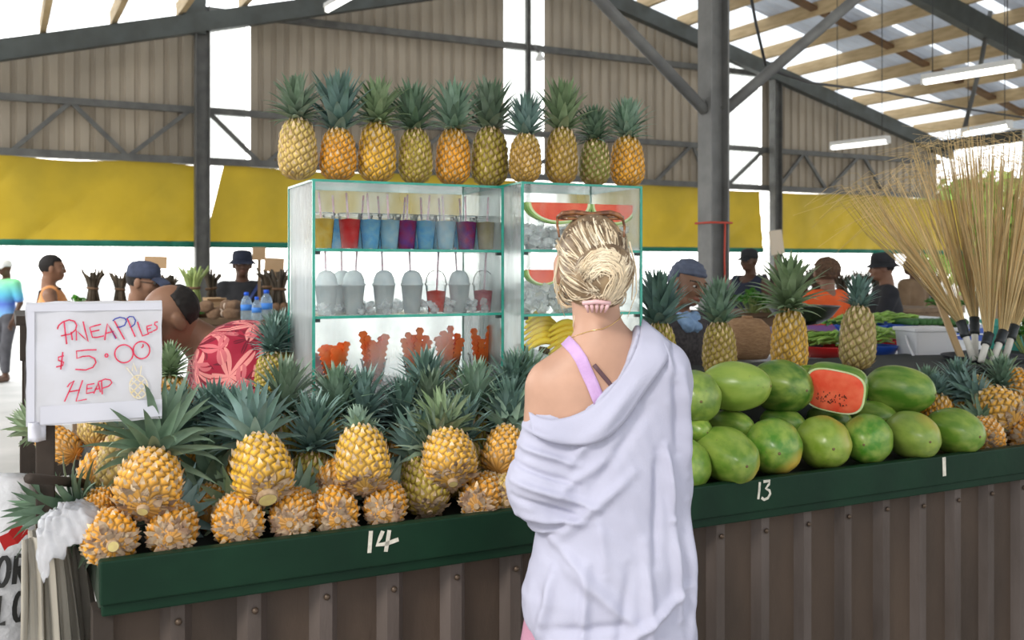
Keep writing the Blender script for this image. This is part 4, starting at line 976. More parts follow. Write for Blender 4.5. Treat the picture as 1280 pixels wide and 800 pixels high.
ink('price', [[(229, 338), (203, 345), (203, 360), (228, 370), (224, 386), (192, 393)], [(224, 320), (214, 405)], [(388, 310), (340, 311), (290, 316), (292, 352), (320, 342), (352, 340), (378, 352), (385, 372), (370, 395), (335, 408), (284, 405)],
    arc(437, 338, 7, 8, 0, 360, 12), arc(524, 330, 46, 43, 0, 360, 30), arc(613, 313, 42, 41, 0, 360, 30), [(620, 285), (622, 294), (613, 303)]], .0032, m_redink)
ink('lettering', [[(245, 492), (258, 474), (278, 460), (258, 505), (232, 563)], [(320, 458), (305, 500), (288, 560), (340, 550)], [(253, 515), (307, 505)], [(378, 474), (342, 480), (340, 500), (338, 522), (374, 515)], [(340, 500), (368, 495)],
    [(374, 522), (386, 495), (396, 468), (407, 516)], [(380, 502), (404, 498)], [(412, 458), (416, 526)], [(395, 466), (430, 452), (456, 456), (464, 470), (448, 486), (415, 497)]], .0030, m_redink)
ink('faint_drawing', [arc(598, 488, 46, 55, 0, 360, 26), [(560, 455), (635, 520)], [(575, 440), (642, 492)], [(556, 490), (610, 540)], [(560, 520), (630, 450)], [(580, 540), (642, 475)], [(556, 485), (600, 440)], [(572, 438), (535, 395), (566, 412), (570, 372), (588, 415), (612, 388), (606, 432)]], .0030, m_yelink)
MB().box((.02, .024, 0), (.062, .056, zt - SH + .06)).build('post', m_post, sg, smooth=False, bevel=.003)
# ================================================================ BAGS AT THE LEFT END OF THE COUNTER
m_bag = mat('unbleached_plastic_bag', (.52, .48, .40), (.40, .36, .30), 4, .5, .25, 14, transl=.2, stretch=(1, 1, .3)); m_bagw = glass('thin_white_plastic', (.95, .96, .97), .5, .8, 9, gloss=.2, fogcol=(.75, .75, .78), tl=.4)
def drape(seed, w, zt_, zb_, fold, amp, tw=0):
    mb = MB(); rows = []
    for j in range(22):
        t = j / 21; z = lerp(zt_, zb_, t); row = []
        for i in range(26):
            s = i / 25 - .5; nn = noise.noise(Vector((s * fold, t * 1.4, seed))) ; n2_ = noise.noise(Vector((s * fold * 2.7, t * 2.2, seed + 9)))
            row.append((s * w * (1 - .35 * (1 - t) ** 2) + .012 * n2_, amp * nn * (.35 + t) + .012 * n2_ + .05 * (1 - t) ** 3, z))
        rows.append(row)
    return mb.grid(rows)
BG = [((60, 620), .13, .03, 'outermost'), ((72, 618), .14, .02, 'second'), ((84, 616), .15, -.01, 'third'), ((95, 615), .15, -.03, 'fourth'), ((106, 614), .15, -.05, 'fifth'), ((115, 640), .14, -.06, 'innermost')]
for i, ((px, py), w, dv, nm) in enumerate(BG):
    p = P(px, py, 2.28 + .05 * i); o = drape(i * 3.1, w, .90 - .012 * abs(i - 2), .12, 6, .05).build('plastic_bag', m_bag if i else m_bag, solid=.0015)
    o.location = (p.x, p.y, 0); o.rotation_euler = (0, 0, math.radians((42, 55, 66, 76, 84, 95)[i] ))
    tag(o, 'cream folded plastic bag hanging at the counter end, %s of six from the left' % nm, 'bag', 'cream bags hanging at the counter end')
MB_ = MB(); MB_.tube([P(36, 598, 2.2), P(128, 606, 2.62)], .012, 8); tag(MB_.build('hanging_rod', m_post), 'dark rod the cream plastic bags hang from at the counter end', 'rod')
# white crumpled plastic over the top
p = P(84, 610, 2.30); mb = MB(); rows = []
for j in range(36):
    row = []
    for i in range(40):
        s, t = i / 39 - .5, j / 35 - .5; row.append((s * .17, t * .15, .045 * (1 - 4 * s * s) * (1 - 3 * t * t) + .018 * noise.noise(Vector((s * 11, t * 11, 4))) + .005 * noise.noise(Vector((s * 30, t * 30, 7))) - .18 * max(0, abs(s) - .3) - .16 * max(0, -t - .25)))
    rows.append(row)
o = mb.grid(rows).build('crumpled_plastic', m_bagw, solid=.001); o.location = (p.x, p.y, .905); o.rotation_euler = (.15, -.45, .3); tag(o, 'crumpled clear white plastic lying over the cream bags', 'plastic sheet')
# printed sack at the far left
m_sack = mat('woven_white_sack', (.60, .60, .62), (.50, .50, .52), 5, .45, .3, 60); m_prred = mat('red_print', (.55, .02, .02)); m_prblk = mat('black_print', (.03, .03, .03))
p = P(2, 700, 2.12); sk = thing('printed_sack', 'white woven sack with red and black print at the left edge of the picture', 'sack', (P(45, 700, 2.62).x - .135, 2.62, 0), math.radians(-8))
mb = MB(); rows = []
SR = lambda t: .135 + .035 * math.sin(PI * min(1, t * 1.05)) - .05 * sm(t, .8, 1)
def sackp(a, t): 
    r_ = SR(t) * (1 + .06 * noise.noise(Vector((math.cos(a) * 1.5, math.sin(a) * 1.5, t * 4)))); return Vector((math.cos(a) * r_ * 1.0 + .045 * sm(t, .55, 1), math.sin(a) * r_ * .72, .95 * t))
for j in range(25): rows.append([sackp(2 * PI * i / 36, j / 24) for i in range(36)])
mb.grid(rows, 0, True); mb.f.append(tuple(24 * 36 + i for i in range(36))); mb.m.append(0); mb.build('sack_body', m_sack, sk)
def onsack(strokes, a0, t0, w, hgt, lw, m, nm):
    mb = MB()
    for st in strokes:
        pts = [sackp(a0 + x * w, t0 + y * hgt) for x, y in st]; c = sum(pts, Vector()) / len(pts); nr = Vector((c.x, c.y * 1.6, 0)).normalized()
        mb.ribbon([q * 1 + nr * .004 for q in pts], lw, nr)
    mb.build(nm, m, sk, smooth=False)
LET = {'O': [[(.5 + .42 * math.cos(2 * PI * i / 14), .5 + .5 * math.sin(2 * PI * i / 14)) for i in range(15)]], 'R': [[(.1, 0), (.1, 1)], [(.1, 1), (.7, .95), (.75, .6), (.1, .5)], [(.35, .5), (.8, 0)]], 'F': [[(.1, 0), (.1, 1), (.8, 1)], [(.1, .52), (.65, .52)]], 'L': [[(.1, 1), (.1, 0), (.75, 0)]]}
def word(wd_, a0, t0, da, hgt, lw, m, nm):
    for i, ch in enumerate(wd_): onsack(LET[ch], a0 + i * da, t0, da * .78, hgt, lw, m, nm)
word('OR', -1.05, .735, .30, .075, .012, m_prblk, 'printed_letters'); word('FLO', -1.22, .635, .26, .075, .012, m_prblk, 'printed_letters')
onsack([[(0, 0), (.5, .06), (1, .2)]], -1.0, .84, .45, .2, .05, m_prred, 'red_band'); onsack([[(0, 0), (.6, -.1)]], -1.2, .60, .5, .1, .012, m_prblk, 'small_print')
onsack([[(0, .2), (.1, .9), (.25, .3), (.35, 1), (.5, .2)], [(.55, .2), (.6, .9), (.75, .9), (.72, .4)], [(.8, .2), (.85, .8), (1, .6)]], -1.15, .30, .8, .13, .012, m_prred, 'red_print')
# dark timber crate under the sign
cr_ = thing('timber_stand', 'dark rough timber stand behind the price sign at the left', 'stand', onv(42, 335, 3.5), TH); cr_.location.z = 0
for i, (x, y) in enumerate(((0, 0), (.32, 0), (0, .4), (.32, .4))): MB().cbox((x, y, .66), (.05, .05, 1.32)).build('leg', m_post, cr_, smooth=False)
for z in (.55, .9, 1.27): MB().cbox((.16, -.03, z), (.40, .02, .12)).build('front_slat', m_post, cr_, smooth=False, bevel=.003)
MB().cbox((.16, .2, 1.335), (.42, .48, .03)).build('shelf_top', m_post, cr_, smooth=False)
# ================================================================ PEOPLE
def skin_mat(name, c): return mat(name, c, tuple(x * .82 for x in c), 9, .5, .06, 60, spec=.35)
m_eye = mat('eye_white', (.50, .46, .42), rough=.2); m_iris = mat('eye_iris', (.02, .012, .008), rough=.15)
m_brow = mat('brow_hair', (.012, .009, .007), rough=.7)
HEAD = [('ell', (0, -.012, .115), (.073, .092, .088), .02), ('ell', (0, .028, .075), (.057, .060, .082), .03), ('ell', (0, .052, .020), (.032, .032, .026), .03),
        ('ell', (-.036, .055, .068), (.026, .026, .026), .02), ('ell', (.036, .055, .068), (.026, .026, .026), .02), ('cap', (-.034, .078, .112), (.034, .078, .112), .013, .013, .015),
        ('sub', (-.031, .100, .095), (.018, .016, .012), .012), ('sub', (.031, .100, .095), (.018, .016, .012), .012),
        ('cap', (0, .086, .104), (0, .099, .066), .008, .012, .014), ('ell', (-.011, .096, .061), (.009, .010, .007), .006), ('ell', (.011, .096, .061), (.009, .010, .007), .006),
        ('ell', (0, .086, .038), (.023, .010, .006), .006), ('ell', (0, .084, .030), (.020, .010, .006), .005),
        ('ell', (-.077, -.005, .085), (.010, .021, .033), .008), ('ell', (.077, -.005, .085), (.010, .021, .033), .008), ('cap', (0, -.022, .06), (0, -.035, -.085), .052, .057, .03)]
def arr(Vs): return np.array(Vs, float)
def xf(V, M): return (np.array(M.to_3x3()) @ V.T).T + np.array(M.translation)
def head_mesh(mb, M, lip=(.42, .16, .13), neckcut=-.08, eyes=True):
    """face, ears and neck in one skin; mouth and brows are areas of that skin"""
    V, Fc = solid(HEAD, (-.1, -.12, neckcut), (.1, .125, .215), .0055, 1)
    c = V[Fc].mean(1); mi = np.zeros(len(Fc), int)
    mi[(np.abs(c[:, 0]) < .024) & (c[:, 2] > .026) & (c[:, 2] < .043) & (c[:, 1] > .083)] = 1
    bx = np.abs(c[:, 0]); bz = c[:, 2] - (.118 - .10 * (bx - .03) ** 2 / .02)
    mi[(bx > .013) & (bx < .052) & (np.abs(bz) < .0036) & (c[:, 1] > .06)] = 2
    mb.add(xf(V, M), Fc.tolist(), mi.tolist())
    if eyes:
        for s in (-1, 1):
            mb.ell((s * .031, .0795, .0945), (.0122, .0110, .0072), 3, 8, M); mb.ell((s * .031, .0875, .0945), (.0062, .0052, .0062), 4, 8, M)
def hand(mb, M, side=1, curl=.5, h=.0035):
    """M: wrist frame, +y along the hand, +z out of its back"""
    pr = [('ell', (0, .048, 0), (.040, .050, .015), .012), ('cap', (0, -.03, 0), (0, .02, 0), .025, .028, .015)]
    for i, (x, l) in enumerate(((-.029, .068), (-.010, .078), (.010, .073), (.028, .056))):
        p = Vector((x, .088, 0)); a = 0
        for k, q in enumerate((.45, .32, .23)):
            a += curl * (.5 + .3 * k); d = Vector((x * .6, math.cos(a), -math.sin(a))).normalized(); p2 = p + d * l * q
            pr.append(('cap', tuple(p), tuple(p2), .0092 - .001 * k, .0085 - .001 * k, .004)); p = p2
    p = Vector((-side * .030, .028, -.004))
    for k, l in enumerate((.036, .026)):
        d = Vector((-side * (.75 - .35 * k), .65 + .2 * k, -.25 * curl - .15 * k)).normalized(); p2 = p + d * l
        pr.append(('cap', tuple(p), tuple(p2), .0125 - .002 * k, .0105 - .002 * k, .006)); p = p2
    V, Fc = solid(pr, (-.075, -.05, -.085), (.075, .19, .03), h, 1)
    mb.add(xf(V, M), Fc.tolist(), 0)
def frame(o, y, z):
    y = Vector(y).normalized(); x = y.cross(Vector(z)).normalized(); z = x.cross(y)
    return Matrix(((x.x, y.x, z.x, o[0]), (x.y, y.y, z.y, o[1]), (x.z, y.z, z.z, o[2]), (0, 0, 0, 1)))
TORSO = [('ell', (0, 0, 1.24), (.160, .108, .19), .05), ('ell', (0, 0, 1.05), (.142, .102, .17), .05), ('ell', (0, -.01, .93), (.162, .115, .115), .05), ('cap', (-.145, -.01, 1.375), (.145, -.01, 1.375), .058, .058, .05), ('cap', (0, -.035, 1.39), (0, -.035, 1.50), .060, .054, .03)]
def grow(prims, g):
    out = []
    for p in prims:
        if p[0] == 'cap': out.append(('cap', p[1], p[2], p[3] + g, p[4] + g, p[5]))
        elif p[0] == 'ell': out.append(('ell', p[1], tuple(x + g for x in p[2]), p[3]))
    return out
def person(label, loc, rotz, skin, height=1.70, lean=0, turn=0, nod=0, larm=None, rarm=None, top=None, sleeve=.6, pants=None, hair=None, hat=None, extras=None, girth=1.0, tank=False, tilt=0, group=None, walk=0, h=.0095):
    """larm / rarm: (elbow, wrist) in upright body space"""
    k = height / 1.70
    r = thing('person', label, 'person', loc, rotz, group); r.scale = (k, k, k)
    larm = larm or ((-.235, -.03, 1.10), (-.225, .10, .86)); rarm = rarm or ((.235, -.03, 1.10), (.225, .10, .86))
    shl, shr = (-.178, -.01, 1.365), (.178, -.01, 1.365)
    def bend(V):
        V = np.array(V, float)
        if not lean: return V
        a = math.radians(lean) * np.clip((V[:, 2] - .88) / .22, 0, 1); dz = V[:, 2] - .92
        up = np.maximum(dz, 0); y, z = V[:, 1], V[:, 2]
        return np.stack([V[:, 0], y * np.cos(a) + up * np.sin(a), np.where(dz > 0, .92 + up * np.cos(a) - y * np.sin(a), z)], 1)
    g = [(p[0], p[1], (p[2][0] * girth, p[2][1] * girth, p[2][2]), p[3]) if p[0] == 'ell' else p for p in TORSO]
    arms = []
    for sh, (e, w) in ((shl, larm), (shr, rarm)): arms += [('cap', sh, e, .050, .038, .025), ('cap', e, w, .038, .026, .012)]
    lz = [(-.092, walk, 1), (.092, -walk, 1)]; legs = []; feet = []
    for x, wy, _ in lz:
        kn = (x, .02 + wy * .6, .49); an = (x, -.01 + wy, .085); legs += [('cap', (x, 0, .88), kn, .085, .056, .04), ('cap', kn, an, .056, .040, .02)]
        feet += [('cap', (x, an[1] - .03, .045), (x * 1.1, an[1] + .15, .035), .042, .034, .02)]
    mb = MB(); V, Fc = solid(g + arms + legs + feet, (-.55, -.45, -.01), (.55, .75, 1.52), h, 1)
    mb.add(bend(V), Fc.tolist(), 0)
    for (e, w), s in ((larm, -1), (rarm, 1)):
        d = (Vector(w) - Vector(e)).normalized(); m2 = MB(); hand(m2, frame(w, d, Vector((-s * .9, -.3, .3))), s); mb.add(bend(np.array(m2.v)), m2.f, 0)
    # head on the (possibly leaning) neck
    nb = bend(np.array([(0, -.035, 1.42), (0, .0, 1.497)])); o = Vector(nb[1])
    HM = Matrix.Translation(o) @ Matrix.Rotation(math.radians(turn), 4, 'Z') @ Matrix.Rotation(-math.radians(lean * .45 + nod), 4, 'X') @ Matrix.Rotation(math.radians(tilt), 4, 'Y')
    head_mesh(mb, HM)
    mb.build('body', [skin, mat_lip(skin), m_brow, m_eye, m_iris], r)
    def cloth(nm, prims, cuts, m, lo, hi, disp=.006, hh=None, seed=1):
        V, Fc = solid(prims + cuts, lo, hi, hh or h, 1); N_ = vnormals(V, Fc)
        d = np.array([noise.noise(Vector(v * 7 + np.array((seed, 0, 0)))) + .5 * noise.noise(Vector(v * 16)) for v in V]); V = V + N_ * (d * disp)[:, None]
        R0 = V.copy(); mb = MB(); mb.add(bend(V), Fc.tolist(), 0); o_ = mb.build(nm, m, r); at_ = o_.data.attributes.new('rest', 'FLOAT_VECTOR', 'POINT')
        at_.data.foreach_set('vector', np.stack([np.arctan2(R0[:, 0], R0[:, 1]) * .17, 0 * R0[:, 0], R0[:, 2]], 1).astype(np.float32).reshape(-1)); return o_
    if top is not None:
        sl = []
        if not tank:
            for sh, (e, w) in ((shl, larm), (shr, rarm)):
                q = Vector(sh).lerp(Vector(e), sleeve if sleeve <= 1 else 1); sl.append(('cap', sh, tuple(q), .066, .058, .03))
                if sleeve > 1: q2 = Vector(e).lerp(Vector(w), sleeve - 1); sl.append(('cap', e, tuple(q2), .053, .040, .02))
        cuts = [('sub', (0, -.02, 1.50), (.085, .095, .085), .01), ('cut', lambda X, Y, Z: .86 - Z, 0)]
        if tank: cuts += [('sub', (0, .05, 1.47), (.095, .10, .11), .01), ('sub', (-.215, 0, 1.33), (.055, .16, .13), .01), ('sub', (.215, 0, 1.33), (.055, .16, .13), .01)]
        cloth('tank_top' if tank else 'shirt', grow(g[:4], .014) + sl, cuts, top, (-.55, -.45, .84), (.55, .75, 1.52))
    if pants is not None: cloth('trousers', grow(legs + g[2:3], .014), [('cut', lambda X, Y, Z: .13 - Z, 0), ('cut', lambda X, Y, Z: Z - .96, 0)], pants, (-.4, -.45, .1), (.4, .45, 1.0), .004)
    if hair is not None:
        st, hm = hair; pr = {'balding': [('ell', (0, -.024, .112), (.081, .092, .088), .01)], 'short': [('ell', (0, -.016, .122), (.080, .098, .092), .01)], 'afro': [('ell', (0, -.025, .115), (.108, .112, .105), .01)], 'long': [('ell', (0, -.018, .12), (.083, .100, .094), .01), ('cap', (0, -.07, .10), (0, -.07, -.02), .07, .055, .03)]}[st]
        zf = {'short': .150, 'afro': .145, 'long': .15, 'balding': .185}[st]
        V, Fc = solid(pr + [('cut', lambda X, Y, Z: np.minimum((zf - Z) , (Y - .015)) if st != 'balding' else np.maximum(Y + .03, Z - .175), 0), ('cut', lambda X, Y, Z: .035 - Z + .0 * X if st != 'long' else -.05 - Z, 0)], (-.13, -.15, -.06), (.13, .13, .25), .006, 1)
        N_ = vnormals(V, Fc); am = .010 if st == 'afro' else .003; fq = 60 if st == 'afro' else 90
        V = V + N_ * (np.array([noise.noise(Vector(v * fq)) for v in V]) * am)[:, None]; mb = MB(); mb.add(xf(V, HM), Fc.tolist(), 0); mb.build('hair', hm, r)
    if hat is not None:
        st, hm = hat; mb = MB()
        if st == 'bucket':
            mb.lathe([(.082, .118), (.089, .135), (.086, .185), (.074, .212), (.04, .222), (.0001, .224)], 28, 0, HM @ Matrix.Translation((0, -.012, 0)), 1, 1.15)
            mb.lathe([(.090, .132), (.125, .100), (.128, .097), (.124, .096), (.088, .124)], 28, 0, HM @ Matrix.Translation((0, -.012, 0)), 1, 1.12)
            mb.build('bucket_hat', hm, r)
        elif st == 'cap':
            mb.lathe([(.085, .118), (.088, .135), (.083, .178), (.065, .205), (.03, .217), (.0001, .219)], 28, 0, HM @ Matrix.Translation((0, -.012, 0)), 1, 1.16)
            rows = [[((s_) * .068 * (1 - .25 * t ** 3), .075 + t * .085 * (1 - .35 * abs(s_) ** 2.5), .132 - .030 * t * t - .018 * s_ * s_) for s_ in np.linspace(-1, 1, 13)] for t in np.linspace(0, 1, 7)]
            b_ = len(mb.v); mb.grid(rows, 0, False, HM); bl = [[(x, y, z - .004) for x, y, z in rw][::-1] for rw in rows]; mb.grid(bl, 0, False, HM); mb.build('cap', hm, r)
        elif st == 'scarf':
            V, Fc = solid([('ell', (0, -.016, .125), (.084, .102, .092), .01), ('ell', (0, -.10, .09), (.045, .035, .04), .03), ('cut', lambda X, Y, Z: np.minimum(.138 - Z, Y - .0), 0), ('cut', lambda X, Y, Z: .06 - Z, 0)], (-.12, -.16, 0), (.12, .13, .24), .006, 1)
            N_ = vnormals(V, Fc); V = V + N_ * (np.array([math.sin(v[2] * 260 + 3 * noise.noise(Vector(v * 12))) for v in V]) * .0022)[:, None]; mb.add(xf(V, HM), Fc.tolist(), 0); mb.build('headscarf', hm, r)
    if extras: extras(r, HM, bend, cloth)
    return r
_lips = {}
def mat_lip(sk):
    if sk.name not in _lips:
        c = sk.node_tree.nodes['Principled BSDF'].inputs['Base Color'].default_value; _lips[sk.name] = mat(sk.name + '_lips', (min(1, c[0] * 1.05), c[1] * .72, c[2] * .75), rough=.4)
    return _lips[sk.name]
SK_D, SK_M, SK_F = skin_mat('dark_brown_skin', (.115, .058, .036)), skin_mat('brown_skin', (.26, .135, .082)), skin_mat('fair_skin', (.52, .30, .21))
m_hairdark = mat('dark_hair', (.014, .011, .010), rough=.75); m_hairbrown = mat('brown_afro_hair', (.14, .075, .04), (.08, .045, .025), 60, .8)
m_navy = mat('navy_cloth', (.022, .028, .055), (.014, .018, .035), 12, .8); m_blk = mat('black_cloth', (.018, .019, .022), (.03, .03, .034), 12, .85); m_orange = mat('bright_orange_cloth', (.85, .13, .02), (.75, .10, .015), 8, .75)
m_peach = mat('washed_orange_cloth', (.80, .36, .14), (.72, .30, .11), 8, .8); m_tan = mat('tan_brown_cloth', (.23, .15, .085), (.18, .115, .065), 8, .8); m_greyp = mat('grey_trousers', (.10, .10, .115), (.07, .07, .08), 8, .85)
m_denim = mat('faded_navy_cap_cloth', (.06, .075, .13), (.035, .045, .08), 25, .85)
# ---- the blonde woman, seen from behind
YW = 2.28; sW = YW / F
def w(px, py, dy=0): return ((px - 640) * sW, YW + dy, EYE - (py - HOR) * sW)
L0 = Vector((w(756, 0)[0], YW, 0)); wom = thing('person', 'blonde woman in a loose white shirt slipping off one shoulder, her back turned', 'person', L0)
def wbuild(V, Fc, nm, m, parent=wom, mi=0):
    mb = MB(); mb.add(np.array(V) - np.array(L0), Fc if isinstance(Fc, list) else Fc.tolist(), mi); return mb.build(nm, m, parent)
eL, eR = w(668, 626, -.01), w(834, 608, .02); wL, wR = w(706, 655, .22), w(800, 640, .22)
HMW = Matrix.Translation(Vector(w(741, 381, .035))) @ Matrix.Rotation(math.radians(14), 4, 'Z') @ Matrix.Rotation(math.radians(-4), 4, 'Y')
BODY = [('cap', w(743, 380, .005), w(755, 440, -.012), .050, .058, .03), ('cap', w(750, 432, -.012), w(690, 474, -.005), .040, .048, .04), ('cap', w(757, 432, -.012), w(818, 458, -.005), .040, .048, .04),
        ('ell', w(757, 535, .015), (.146, .092, .20), .06), ('ell', w(716, 515, -.035), (.055, .035, .075), .05), ('ell', w(795, 505, -.035), (.055, .035, .075), .05), ('ell', w(762, 635, .02), (.125, .088, .17), .05), ('ell', w(758, 735, .02), (.162, .112, .13), .06),
        ('cap', w(684, 488, 0), eL, .050, .038, .03), ('cap', eL, wL, .037, .025, .015), ('cap', w(818, 478, .005), eR, .044, .036, .03), ('cap', eR, wR, .037, .025, .015)]
for px in (722, 792):
    x = w(px, 0)[0]; BODY += [('cap', (x, YW + .02, .70), (x, YW + .03, .45), .082, .055, .04), ('cap', (x, YW + .03, .45), (x, YW + .0, .08), .054, .036, .02), ('cap', (x, YW - .03, .04), (x, YW + .14, .03), .036, .030, .02)]
V, Fc = solid(BODY, (-.05, YW - .3, -.01), (.45, YW + .4, 1.44), .0075, 2)
mb = MB(); mb.add(V, Fc.tolist(), 0); head_mesh(mb, HMW, neckcut=-.06)
for e, wr, s in ((eL, wL, -1), (eR, wR, 1)): hand(mb, frame(wr, Vector(wr) - Vector(e), Vector((-s * .5, -.2, .8))), s, .35)
mb.v = [(a - L0.x, b_ - L0.y, c) for a, b_, c in mb.v]; wbody = mb.build('body', [SK_F, mat_lip(SK_F), mat('blonde_brow', (.25, .15, .07)), m_eye, m_iris], wom)
def bvh_of(o): return BVHTree.FromPolygons([v.co + L0 for v in o.data.vertices], [tuple(p.vertices) for p in o.data.polygons])
bbody = bvh_of(wbody)
# shirt: loose back, both sleeves, one shoulder slipped off
m_shirt = mat('white_linen', (.50, .50, .62), (.46, .46, .58), 5, .8, .10, 260, transl=.10)
ST_ = [(w(0, 838)[2], 764, 108, .150), (w(0, 790)[2], 763, 108, .150), (w(0, 740)[2], 759, 108, .145), (w(0, 690)[2], 767, 99, .135), (w(0, 620)[2], 768, 92, .125), (w(0, 540)[2], 764, 90, .118), (w(0, 480)[2], 762, 84, .100), (w(0, 420)[2], 762, 60, .075)]
stk = [(z, (cx - 640) * sW, YW + .018, hw * sW, ry) for z, cx, hw, ry in ST_]
SHIRT = [('stack', stk, .03), ('cap', w(775, 432, -.015), w(822, 468, -.01), .056, .066, .05), ('cap', w(822, 468, -.01), w(831, 605, .01), .066, .055, .04), ('cap', w(832, 605, .02), w(812, 640, .16), .052, .045, .02),
         ('cap', w(690, 515, -.005), w(677, 606, -.012), .056, .078, .04), ('cap', w(677, 606, -.012), w(698, 640, .13), .076, .058, .03)]
NX = [600, 655, 672, 700, 725, 745, 765, 778, 788, 796, 804, 840, 900]; NY = [500, 503, 513, 514, 506, 492, 470, 448, 422, 402, 392, 385, 380]
def neckcut(X, Y, Z):
    px = 640 + X / sW; py = HOR + (EYE - Z) / sW; yn = np.interp(px, NX, NY) + np.clip((Y - YW) * 500, 0, 60); return (yn - py) * sW
HX = [600, 640, 660, 690, 740, 800, 900]; HY = [735, 742, 780, 800, 815, 826, 832]
def hemcut(X, Y, Z): px = 640 + X / sW; py = HOR + (EYE - Z) / sW; return (py - np.interp(px, HX, HY)) * sW
V, Fc = solid(SHIRT + [('cut', neckcut, 0), ('cut', hemcut, 0)], (-.05, YW - .22, .58), (.47, YW + .26, 1.46), .0052, 2)
N_ = vnormals(V, Fc)
CREASE = [(826, 549, 834, 640, 6, .012), (834, 640, 843, 760, 7, .010), (815, 555, 812, 690, 7, -.007), (792, 470, 709, 573, 8, .009), (806, 500, 735, 600, 9, -.006), (785, 580, 690, 668, 9, .009), (760, 560, 690, 610, 8, .006), (647, 552, 723, 573, 6, .010), (641, 593, 744, 622, 6, .011), (640, 572, 720, 596, 5, -.008), (640, 612, 735, 640, 6, -.008),
          (647, 635, 737, 640, 6, .010), (655, 655, 700, 652, 5, .008), (655, 530, 700, 545, 6, .009), (689, 662, 757, 731, 9, .008), (700, 690, 800, 770, 9, .007), (689, 786, 770, 782, 7, .009), (770, 782, 850, 724, 7, .010), (680, 770, 790, 756, 8, -.006), (730, 690, 722, 800, 8, .009), (799, 662, 806, 800, 9, .008), (854, 620, 860, 800, 7, .011), (690, 700, 672, 790, 8, .010), (848, 460, 858, 590, 7, .009), (835, 440, 842, 560, 7, -.007),
          (780, 690, 764, 800, 9, -.006), (744, 640, 752, 700, 9, .006), (815, 410, 838, 470, 7, .008)]
pxs = 640 + V[:, 0] / sW; pys = HOR + (EYE - V[:, 2]) / sW; disp = np.zeros(len(V))
for x0, y0, x1, y1, wd_, am in CREASE:
    dx, dy = x1 - x0, y1 - y0; t = np.clip(((pxs - x0) * dx + (pys - y0) * dy) / (dx * dx + dy * dy), 0, 1); d = np.hypot(pxs - x0 - dx * t, pys - y0 - dy * t)
    disp += am * np.exp(-(d / (wd_ * .72)) ** 2) * (np.sin(np.pi * np.clip(t, .05, .95)) ** .6)
disp *= 1.7
disp *= np.where(V[:, 1] < YW + .05, 1, .3)
disp += np.array([.005 * noise.noise(Vector((v[0] * 14 + v[2] * 8, v[1] * 10, v[2] * 9 - v[0] * 6))) + .0028 * noise.noise(Vector((v[0] * 40 + v[2] * 22, v[1] * 30, v[2] * 20 - v[0] * 10))) for v in V])
V = V + N_ * disp[:, None]
shirt = wbuild(V, Fc, 'shirt', m_shirt); bsh = bvh_of(shirt)
def drop(bv, px, py, lift=.004, dflt=0.0):
    """the point of a surface straight behind a spot on the woman's back"""
    x, _, z = w(px, py); hit = bv.ray_cast(Vector((x, YW - .6, z)), Vector((0, 1, 0)))[0]
    return Vector((x, (hit.y if hit is not None and hit.y < YW + .12 else YW + dflt) - lift, z))
NL = [(803, 396), (797, 412), (790, 432), (779, 454), (763, 477), (744, 496), (722, 510), (698, 518), (674, 518), (658, 510)]
OUT = [(838, 424), (826, 446), (812, 466), (797, 486), (783, 508), (766, 528), (744, 543), (716, 548), (686, 546), (662, 534)]
rows = []
for i in range(37):
    q = i / 4; k = min(int(q), 8); f = q - k; a = np.array(NL[k]) * (1 - f) + np.array(NL[k + 1]) * f; b_ = np.array(OUT[k]) * (1 - f) + np.array(OUT[k + 1]) * f
    row = []
    for j in range(9):
        t = j / 8; p = a + (b_ - a) * t; row.append(drop(bsh, p[0], p[1], .007 + .012 * math.sin(PI * min(1, t * .75 + .12)) + .004 * noise.noise(Vector((p[0] * .05, p[1] * .05, 2)))) - L0)
    rows.append(row)
sm_rows = [[sum((rows[max(0, min(36, i + d))][j] for d in (-2, -1, 0, 1, 2)), Vector()) / 5 for j in range(9)] for i in range(37)]
MB().grid(sm_rows).build('collar', m_shirt, shirt, solid=.003)
# cuff on the right side and the shirt tail at the left
m_lilac = mat('lilac_strap', (.56, .36, .62), (.50, .31, .56), 30, .7, .2, 200); m_dkstrap = mat('dark_strap', (.10, .05, .06), rough=.6); m_skirt = mat('dusty_pink_cloth', (.52, .27, .36), (.45, .22, .31), 7, .8, .3, 60)
def strap(nm, path, wd_, m):
    rows = []
    for i in range(len(path)): 
        p = path[i]; q = path[min(i + 1, len(path) - 1)]; o_ = path[max(i - 1, 0)]; d = np.array(q, float) - np.array(o_, float); d /= np.linalg.norm(d); n_ = np.array((-d[1], d[0]))
        rows.append([drop(bbody, p[0] + n_[0] * wd_ * s_, p[1] + n_[1] * wd_ * s_, .0035, -.02) - L0 for s_ in (-1, -.5, 0, .5, 1)])
    MB().grid(rows).build(nm, m, wom, solid=.002)
strap('camisole_strap', [(706, 424), (716, 434), (724, 446), (730, 460), (737, 475), (743, 490), (748, 503)], 7.5, m_lilac)
strap('bra_strap', [(739, 452), (744, 458), (750, 465), (756, 472), (762, 480), (768, 488)], 2.6, m_dkstrap)
V, Fc = solid([('stack', [(.42, L0.x - .02, YW + .02, .190, .140), (.60, L0.x - .01, YW + .02, .180, .125), (.78, L0.x, YW + .02, .160, .11)], .02)], (-.2, YW - .3, .4), (.6, YW + .3, .82), .010, 1)
N_ = vnormals(V, Fc); V = V + N_ * np.array([.010 * math.sin(math.atan2(v[1] - YW, v[0] - L0.x) * 13) for v in V])[:, None]
wbuild(V, Fc, 'skirt', m_skirt)
